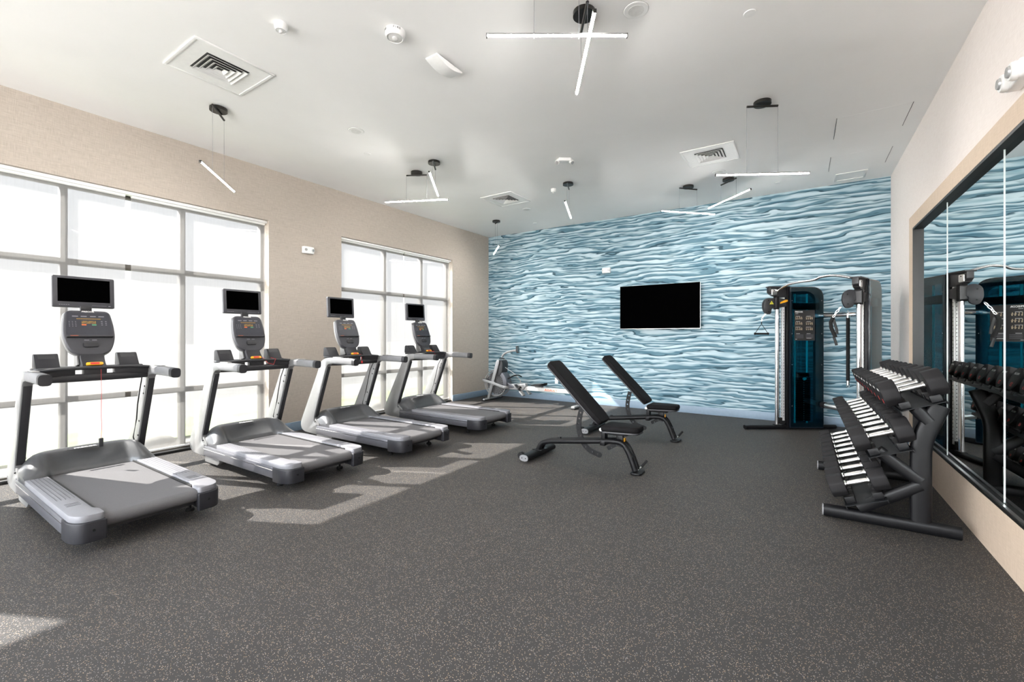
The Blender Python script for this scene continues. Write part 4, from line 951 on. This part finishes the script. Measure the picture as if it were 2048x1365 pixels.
PEN = [
 ((-4.777, 1.963), (-5.022, 2.171), ((-4.575, 1.78), (-5.227, 2.36)), 2.955, 'slim glowing bar pendant at left, in front of the beige wall above the big window'),
 ((-3.946, 4.134), (-4.132, 4.384), None, 3.345, 'slim slanting bar pendant just right of the level one above the third treadmill'),
 ((-4.629, 4.328), (-4.373, 4.467), None, 3.253, 'slim bar pendant hanging level above the third treadmill'),
 ((-2.878, 5.819), (-2.988, 6.106), None, 3.25, 'slim bar pendant between the far vent and the blue wall, above the farther bench'),
 ((-5.135, 7.167), (-5.033, 7.094), None, 3.07, 'slim short-looking bar pendant in the far left corner before the blue wall'),
 ((-1.564, 6.975), (-1.356, 7.196), None, 3.246, 'slim bar pendant near the blue wall above the television, the left of two crossing'),
 ((-1.018, 7.181), (-0.793, 6.982), None, 3.356, 'slim bar pendant near the blue wall above the television, the right of two crossing'),
 ((-0.459, 4.865), (-0.204, 5.008), ((-.715, 4.70), (.05, 5.14)), 2.943, 'long level bar pendant at right, hung on long wires from a black canopy'),
 ((-1.206, 2.744), (-1.371, 3.002), None, 3.335, 'bright slanting bar pendant at the top of the picture, crossing the level one'),
 ((-1.446, 2.447), (-1.205, 2.606), ((-1.672, 2.24), (-.93, 2.73)), 3.27, 'bright level bar pendant at the top of the picture, its canopy above the frame'),
 ((-3.0, -.6), (-2.78, -.4), None, 3.25, 'unseen fill-light bar pendant added behind the camera, left of the middle'),  # this row and the next three: unseen pendants added for fill light
 ((-1.2, -1.2), (-1.3, -.92), None, 3.25, 'unseen fill-light bar pendant added behind the camera, right of the middle'),
 ((-4.6, -1.6), (-4.4, -1.4), None, 3.25, 'unseen fill-light bar pendant added behind the camera, far left'),
 ((-2.2, -2.2), (-2.3, -1.9), None, 3.25, 'unseen fill-light bar pendant added behind the camera, farthest back'),
]
g_ = {1: ((858, 343), (876.5, 393.4)), 2: ((771, 404.9), (895.4, 399.5)), 3: ((1129.5, 402), (1142.2, 437.7)), 5: ((1321.9, 422.3), (1429.9, 429.4)), 6: ((1413.8, 418.4), (1505.4, 376.9)), 8: ((1190, 20), (1153, 189.5)), 4: ((998.5, 504), (986.6, 521.9))}
def gpt(px, py, z):
    d = 881*(1.37-z)/(py-672); l = (px-1024)/881*d; return (-.5512*d+.8344*l, .8344*d+.5512*l)
for i, (A, B, bar, zb, lab) in enumerate(PEN):
    if bar is None:
        mid = ((A[0]+B[0])/2, (A[1]+B[1])/2)
        if i in g_:
            P, Q = gpt(*g_[i][0], zb), gpt(*g_[i][1], zb); d = (Q[0]-P[0], Q[1]-P[1]); c = ((P[0]+Q[0])/2, (P[1]+Q[1])/2)
            if i == 4: c = mid
            bar = barpts(c, d)
        else: bar = barpts(mid, (B[0]-A[0], B[1]-A[1]))
    pendant(A, B, H, bar, zb, lab)

def diffuser(cx, cy, label, w=.61):
    t = thing('ceiling_vent', label, 'air vent', (cx, cy, H), 0, 'square ceiling vents')
    h = w/2; m = MB()
    for s in (-1, 1):
        m.box((s*(h-.012), 0, -.006), (.024, w, .012), .002); m.box((0, s*(h-.012), -.006), (w-.04, .024, .012), .002)
    m.build('rim', white2_m, t)
    m = MB(); k = .33/2
    for s in (-1, 1):
        m.box((s*(h-.024+k)/2, 0, -.004), (h-.024-k, w-.048, .006)); m.box((0, s*(h-.024+k)/2, -.004), (2*k, h-.024-k, .006))
    m.build('face_plate', white_m, t, smooth=False)
    m = MB(); m.box((0, 0, -.0008), (2*k, 2*k, .0016)); m.build('throat', mat('duct_dark', srgb(60, 60, 60), .7), t, smooth=False)
    for j in range(4):
        a = k-.008-j*.036; b = a-.024; m = MB()
        # sloping square cone ring
        z0, z1 = -.004-.012, -.002
        R0_ = [(-b, -b, z0), (b, -b, z0), (b, b, z0), (-b, b, z0)]; R1 = [(-a, -a, z1), (a, -a, z1), (a, a, z1), (-a, a, z1)]
        z0 = -.024; 
        A_ = [(-a, -a, -.020), (a, -a, -.020), (a, a, -.020), (-a, a, -.020)]; B_ = [(-b, -b, -.0025), (b, -b, -.0025), (b, b, -.0025), (-b, b, -.0025)]
        tt = bmesh.new(); va = [tt.verts.new(p) for p in A_]; vb = [tt.verts.new(p) for p in B_]
        va2 = [tt.verts.new((p[0]*(1-.003/a), p[1]*(1-.003/a), p[2]-.0005)) for p in A_]; vb2 = [tt.verts.new((p[0]*(1-.003/max(b, .004)), p[1]*(1-.003/max(b, .004)), p[2]-.0015)) for p in B_]
        for q in range(4):
            r_ = (q+1) % 4
            for X, Y_ in ((va, vb), (vb2, va2), (va2, va)): tt.faces.new((X[q], X[r_], Y_[r_], Y_[q]))
        m._merge(tt); m.build('louvre', white2_m, t, smooth=False)
diffuser(-4.165, 1.77, 'large-looking square ceiling vent at upper left above the near treadmills')
diffuser(-4.155, 6.10, 'small far square ceiling vent in the middle, nearest the left corner of the blue wall')
diffuser(-.98, 6.04, 'square ceiling vent on the right, beside the long level pendant')
t = thing('return_grille', 'shallow white framed grille on the ceiling next to the blue wall', 'air vent', (.565, 7.91, H))
m = MB(); m.box((0, -.16, -.005), (.36, .03, .01), .002); m.box((0, .16, -.005), (.36, .03, .01), .002); m.box((-.165, 0, -.005), (.03, .29, .01), .002); m.box((.165, 0, -.005), (.03, .29, .01), .002); m.build('rim', white2_m, t)
m = MB(); m.box((0, 0, -.002), (.30, .29, .003)); m.build('face_plate', white_m, t)
for k, (y0, lab) in enumerate(((5.75, 'flush white ceiling hatch marked by two thin lines, nearer the camera'), (6.96, 'flush white ceiling hatch marked by two thin lines, nearer the blue wall'))):
    t = thing('access_hatch', lab, 'ceiling hatch', (.60, y0+.3, H), 0, 'flush ceiling hatches')
    m = MB(); m.box((0, 0, -.0004), (.60, .59, .0008)); m.build('door_panel', ceil_m, t, smooth=False)
    m = MB(); m.box((-.303, 0, -.001), (.004, .59, .003)); m.box((.303, 0, -.001), (.004, .59, .003)); m.build('shadow_gap', dgrey_m, t, smooth=False)
def disc(name, cx, cy, r, h, label, cat, group=None, mt=None, inner=True, rr=.62):
    t = thing(name, label, cat, (cx, cy, H), 0, group)
    m = MB(); m.lathe([(0, 0), (r, 0), (r, -h*.5), (r*.95, -h), (0, -h)], (0, 0, 0), 40); m.build('cover', mt or white_m, t)
    m = MB(); m.lathe([(r*.99, -.0005), (r*1.02, -.0008), (r*1.02, -.0002)], (0, 0, 0), 40); m.build('rim_gap', gprint_m, t)
    if inner:
        m = MB(); m.lathe([(r*rr*1.02, -h*.9), (r*rr*1.02, -h*1.25), (r*rr, -h*1.25), (0, -h*1.15)], (0, 0, 0), 36); m.build('grille', mat('speaker_grille', srgb(222, 222, 220), .6), t)
    return t
disc('ceiling_speaker', -.979, 3.062, .085, .006, 'round white flush ceiling fitting at the top right, largest of them', 'ceiling fitting', 'round flush ceiling fittings')
disc('ceiling_speaker', -4.166, 3.145, .085, .006, 'round white flush ceiling fitting left of centre, between two pendants', 'ceiling fitting', 'round flush ceiling fittings')
disc('ceiling_speaker', -.984, 6.721, .085, .006, 'round white flush ceiling fitting beside the right-hand vent', 'ceiling fitting', 'round flush ceiling fittings')
disc('ceiling_speaker', -4.176, 6.798, .085, .006, 'round white flush ceiling fitting just beyond the far middle vent', 'ceiling fitting', 'round flush ceiling fittings')
for (x, y, lab) in ((-.314, 3.536, 'small round white sprinkler cover at the top right of the ceiling'), (-4.572, 3.622, 'small round white sprinkler cover in front of the crossing pendants on the left'), (-.318, 7.691, 'small round white sprinkler cover close to the blue wall on the right'), (-4.552, 7.74, 'small round white sprinkler cover close to the far left corner')):
    disc('sprinkler_cover', x, y, .042, .006, lab, 'sprinkler', 'sprinkler covers', inner=False)
# smoke detector / strobe
def detector(cx, cy, r, label, fire=False, name='smoke_detector', cat='smoke detector'):
    t = thing(name, label, cat, (cx, cy, H))
    m = MB(); m.lathe([(0, 0), (r, 0), (r, -.018), (r*.97, -.03), (r*.86, -.045), (r*.5, -.05), (0, -.05)], (0, 0, 0), 40); b = m.build('housing', white_m, t)
    m = MB(); m.lathe([(r*.84, -.046), (r*.84, -.052), (r*.78, -.053), (r*.74, -.049)], (0, 0, 0), 40); m.build('rim', white2_m, b)
    m = MB(); m.lathe([(0, -.048), (r*.3, -.049), (r*.28, -.062), (r*.18, -.068), (0, -.070)], (0, 0, 0), 24); m.build('lens', mat('strobe_lens', srgb(205, 205, 203), .15, var=.03), t)
    if fire:
        for ang, nm_ in ((-2.05, 0), (-.55, 0)):
            for j, ch in enumerate('FIRE'):
                a = ang+(j-1.5)*.20; c = Vector((math.cos(a), math.sin(a), 0))
                text(ch, .022, dgrey_m, b, frame_m((c.x*(r+.0006), c.y*(r+.0006), -.014), (-c.y, c.x, 0), (0, 0, 1)), 'fire_lettering')
    return t
detector(-2.56, 2.279, .075, 'round white fire alarm strobe with FIRE lettering on the ceiling', True, 'fire_alarm_strobe', 'fire alarm')
detector(-3.197, 1.763, .045, 'small round white smoke detector at upper left beside the large vent')
detector(-3.243, 6.082, .04, 'small round white smoke detector beside a far pendant')
t = thing('wireless_access_point', 'white curved rectangular wireless box hanging tilted at the ceiling', 'access point', (-2.50, 2.76, H))
W = Matrix.Translation((0, 0, -.045)) @ Matrix.Rotation(.0, 4, 'X')
m = MB(); n = 12; prof = [(-.157+.314*k/n, -.012-.034*math.sin(PI*k/n)) for k in range(n+1)]+[(.157, .0), (-.157, .0)]
m.prism(prof, -.063, .063, 'x', .002); m.xf(Matrix.Translation((0, 0, -.028))); m.build('shell', white_m, t)
m = MB(); m.box((.0, 0, -.015), (.07, .20, .030), .002); m.build('bracket', dgrey_m, t)
t = thing('emergency_light', 'white two-headed emergency light mounted on the ceiling beyond the middle', 'emergency light', (-2.575, 5.13, H), .6, 'emergency lights')
m = MB(); m.box((0, 0, -.02), (.16, .10, .04), .008); m.build('housing', white_m, t)
for s in (-1, 1):
    m = MB(); m.cyl((s*.075, 0, -.022), (s*.10, -.02, -.055), .026, .030); h = m.build('lamp_head', white2_m, t)
    m = MB(); m.cyl((s*.099, -.019, -.054), (s*.103, -.023, -.059), .022); m.build('lens', mat('lamp_lens', srgb(190, 190, 190), .15), h)

# ------------------------------------------------------------------ outside
m = MB(); m.box((-46.4, 2, -.15), (80, 160, .1)); struct(m.build('ground', conc_m, smooth=False))
m = MB(); m.box((-8.2, 2, -.085), (1.6, 60, .03)); tag(m.build('lawn_strip', grass_m, smooth=False), 'strip of green lawn outside the windows', 'lawn')
bpy.data.objects['lawn_strip']['kind'] = 'structure'
m = MB(); m.box((-18, -33.3, -.12), (60, 60, .1)); struct(m.build('ground', mat('bounce_paving', (.88, .87, .85, 1), .9, var=.03, vscale=2), smooth=False))  # unseen ground, made pale to bounce light up onto the ceiling
rock_m = mat('boulder_stone', srgb(120, 118, 112), .9, var=.2, vscale=8)
for (x, y, r, lab) in ((-6.95, 2.15, .22, 'grey boulder outside the big window, dimly seen through its shade'), (-7.0, 5.75, .2, 'grey boulder outside the far window, dimly seen through its shade')):
    m = MB(); m.ball((0, 0, r*.3), r, (1, 1.25, .62), 18); o = m.build('boulder', rock_m); o.location = (x, y, -.1); tag(o, lab, 'boulder', 'boulders outside')
for (x, y, n, lab) in ((-6.9, 7.35, 12, 'tuft of tall grass outside the far window'), (-7.0, 6.25, 9, 'small grass tuft beside the boulder outside the far window')):
    m = MB()
    for k in range(n):
        a = random.uniform(0, 2*PI); l = random.uniform(.18, .36); s = random.uniform(.05, .16); q = random.uniform(-.12, .12)
        m.tube([(0, q, 0), (s*.4*math.cos(a), q+s*.4*math.sin(a), l*.6), (s*math.cos(a), q+s*math.sin(a), l)], .004, 4)
    o = m.build('grass_tuft', grass_m); o.location = (x, y, -.08); tag(o, lab, 'grass tuft')

# ------------------------------------------------------------------ light
w = bpy.data.worlds.new('sky'); SC.world = w; w.use_nodes = True
nt = w.node_tree; nt.nodes.clear(); L = nt.links.new
out = nt.nodes.new('ShaderNodeOutputWorld'); bg = nt.nodes.new('ShaderNodeBackground')
tc = nt.nodes.new('ShaderNodeTexCoord'); sp_ = nt.nodes.new('ShaderNodeSeparateXYZ'); L(tc.outputs['Generated'], sp_.inputs[0])
rp = nt.nodes.new('ShaderNodeValToRGB'); rp.color_ramp.elements[0].position = 0; rp.color_ramp.elements[0].color = (1, 1, 1, 1)
rp.color_ramp.elements[1].position = .7; rp.color_ramp.elements[1].color = (.74, .87, 1, 1); L(sp_.outputs[2], rp.inputs[0]); L(rp.outputs[0], bg.inputs[0])
SUN = Vector((1, .49, -.855)).normalized()
dt = nt.nodes.new('ShaderNodeVectorMath'); dt.operation = 'DOT_PRODUCT'; L(tc.outputs['Generated'], dt.inputs[0]); dt.inputs[1].default_value = Vector((-.35, -.93, .1)).normalized()
mr = nt.nodes.new('ShaderNodeMapRange'); mr.inputs['From Min'].default_value = .45; mr.inputs['From Max'].default_value = 1; mr.inputs['To Min'].default_value = .50; mr.inputs['To Max'].default_value = 9.0
L(dt.outputs['Value'], mr.inputs[0]); L(mr.outputs[0], bg.inputs[1]); L(bg.outputs[0], out.inputs[0])
sun = bpy.data.lights.new('sun', 'SUN'); sun.energy = 14; sun.angle = math.radians(.55); sun.color = (1, .96, .90)
so = bpy.data.objects.new('sun', sun); C.objects.link(so); so.rotation_euler = SUN.to_track_quat('-Z', 'Y').to_euler(); so.location = (-12, -4, 9)

# ------------------------------------------------------------------ camera
cam = bpy.data.cameras.new('camera'); cam.sensor_width = 36; cam.lens = 36*881/2048; cam.shift_y = -10.5/2048; cam.clip_start = .02; cam.clip_end = 500
co = bpy.data.objects.new('camera', cam); C.objects.link(co); co.location = (0, 0, 1.37)
co.rotation_euler = (PI/2, 0, math.atan2(582, 881)); SC.camera = co
SC.view_settings.view_transform = 'Standard'; SC.view_settings.look = 'None'; SC.view_settings.gamma = 1; SC.view_settings.exposure = 1.36
cy = SC.cycles; cy.max_bounces = 10; cy.diffuse_bounces = 6; cy.glossy_bounces = 5; cy.transparent_max_bounces = 12; cy.transmission_bounces = 4
cy.use_denoising = True; cy.sample_clamp_indirect = 8; cy.caustics_reflective = False; cy.caustics_refractive = False
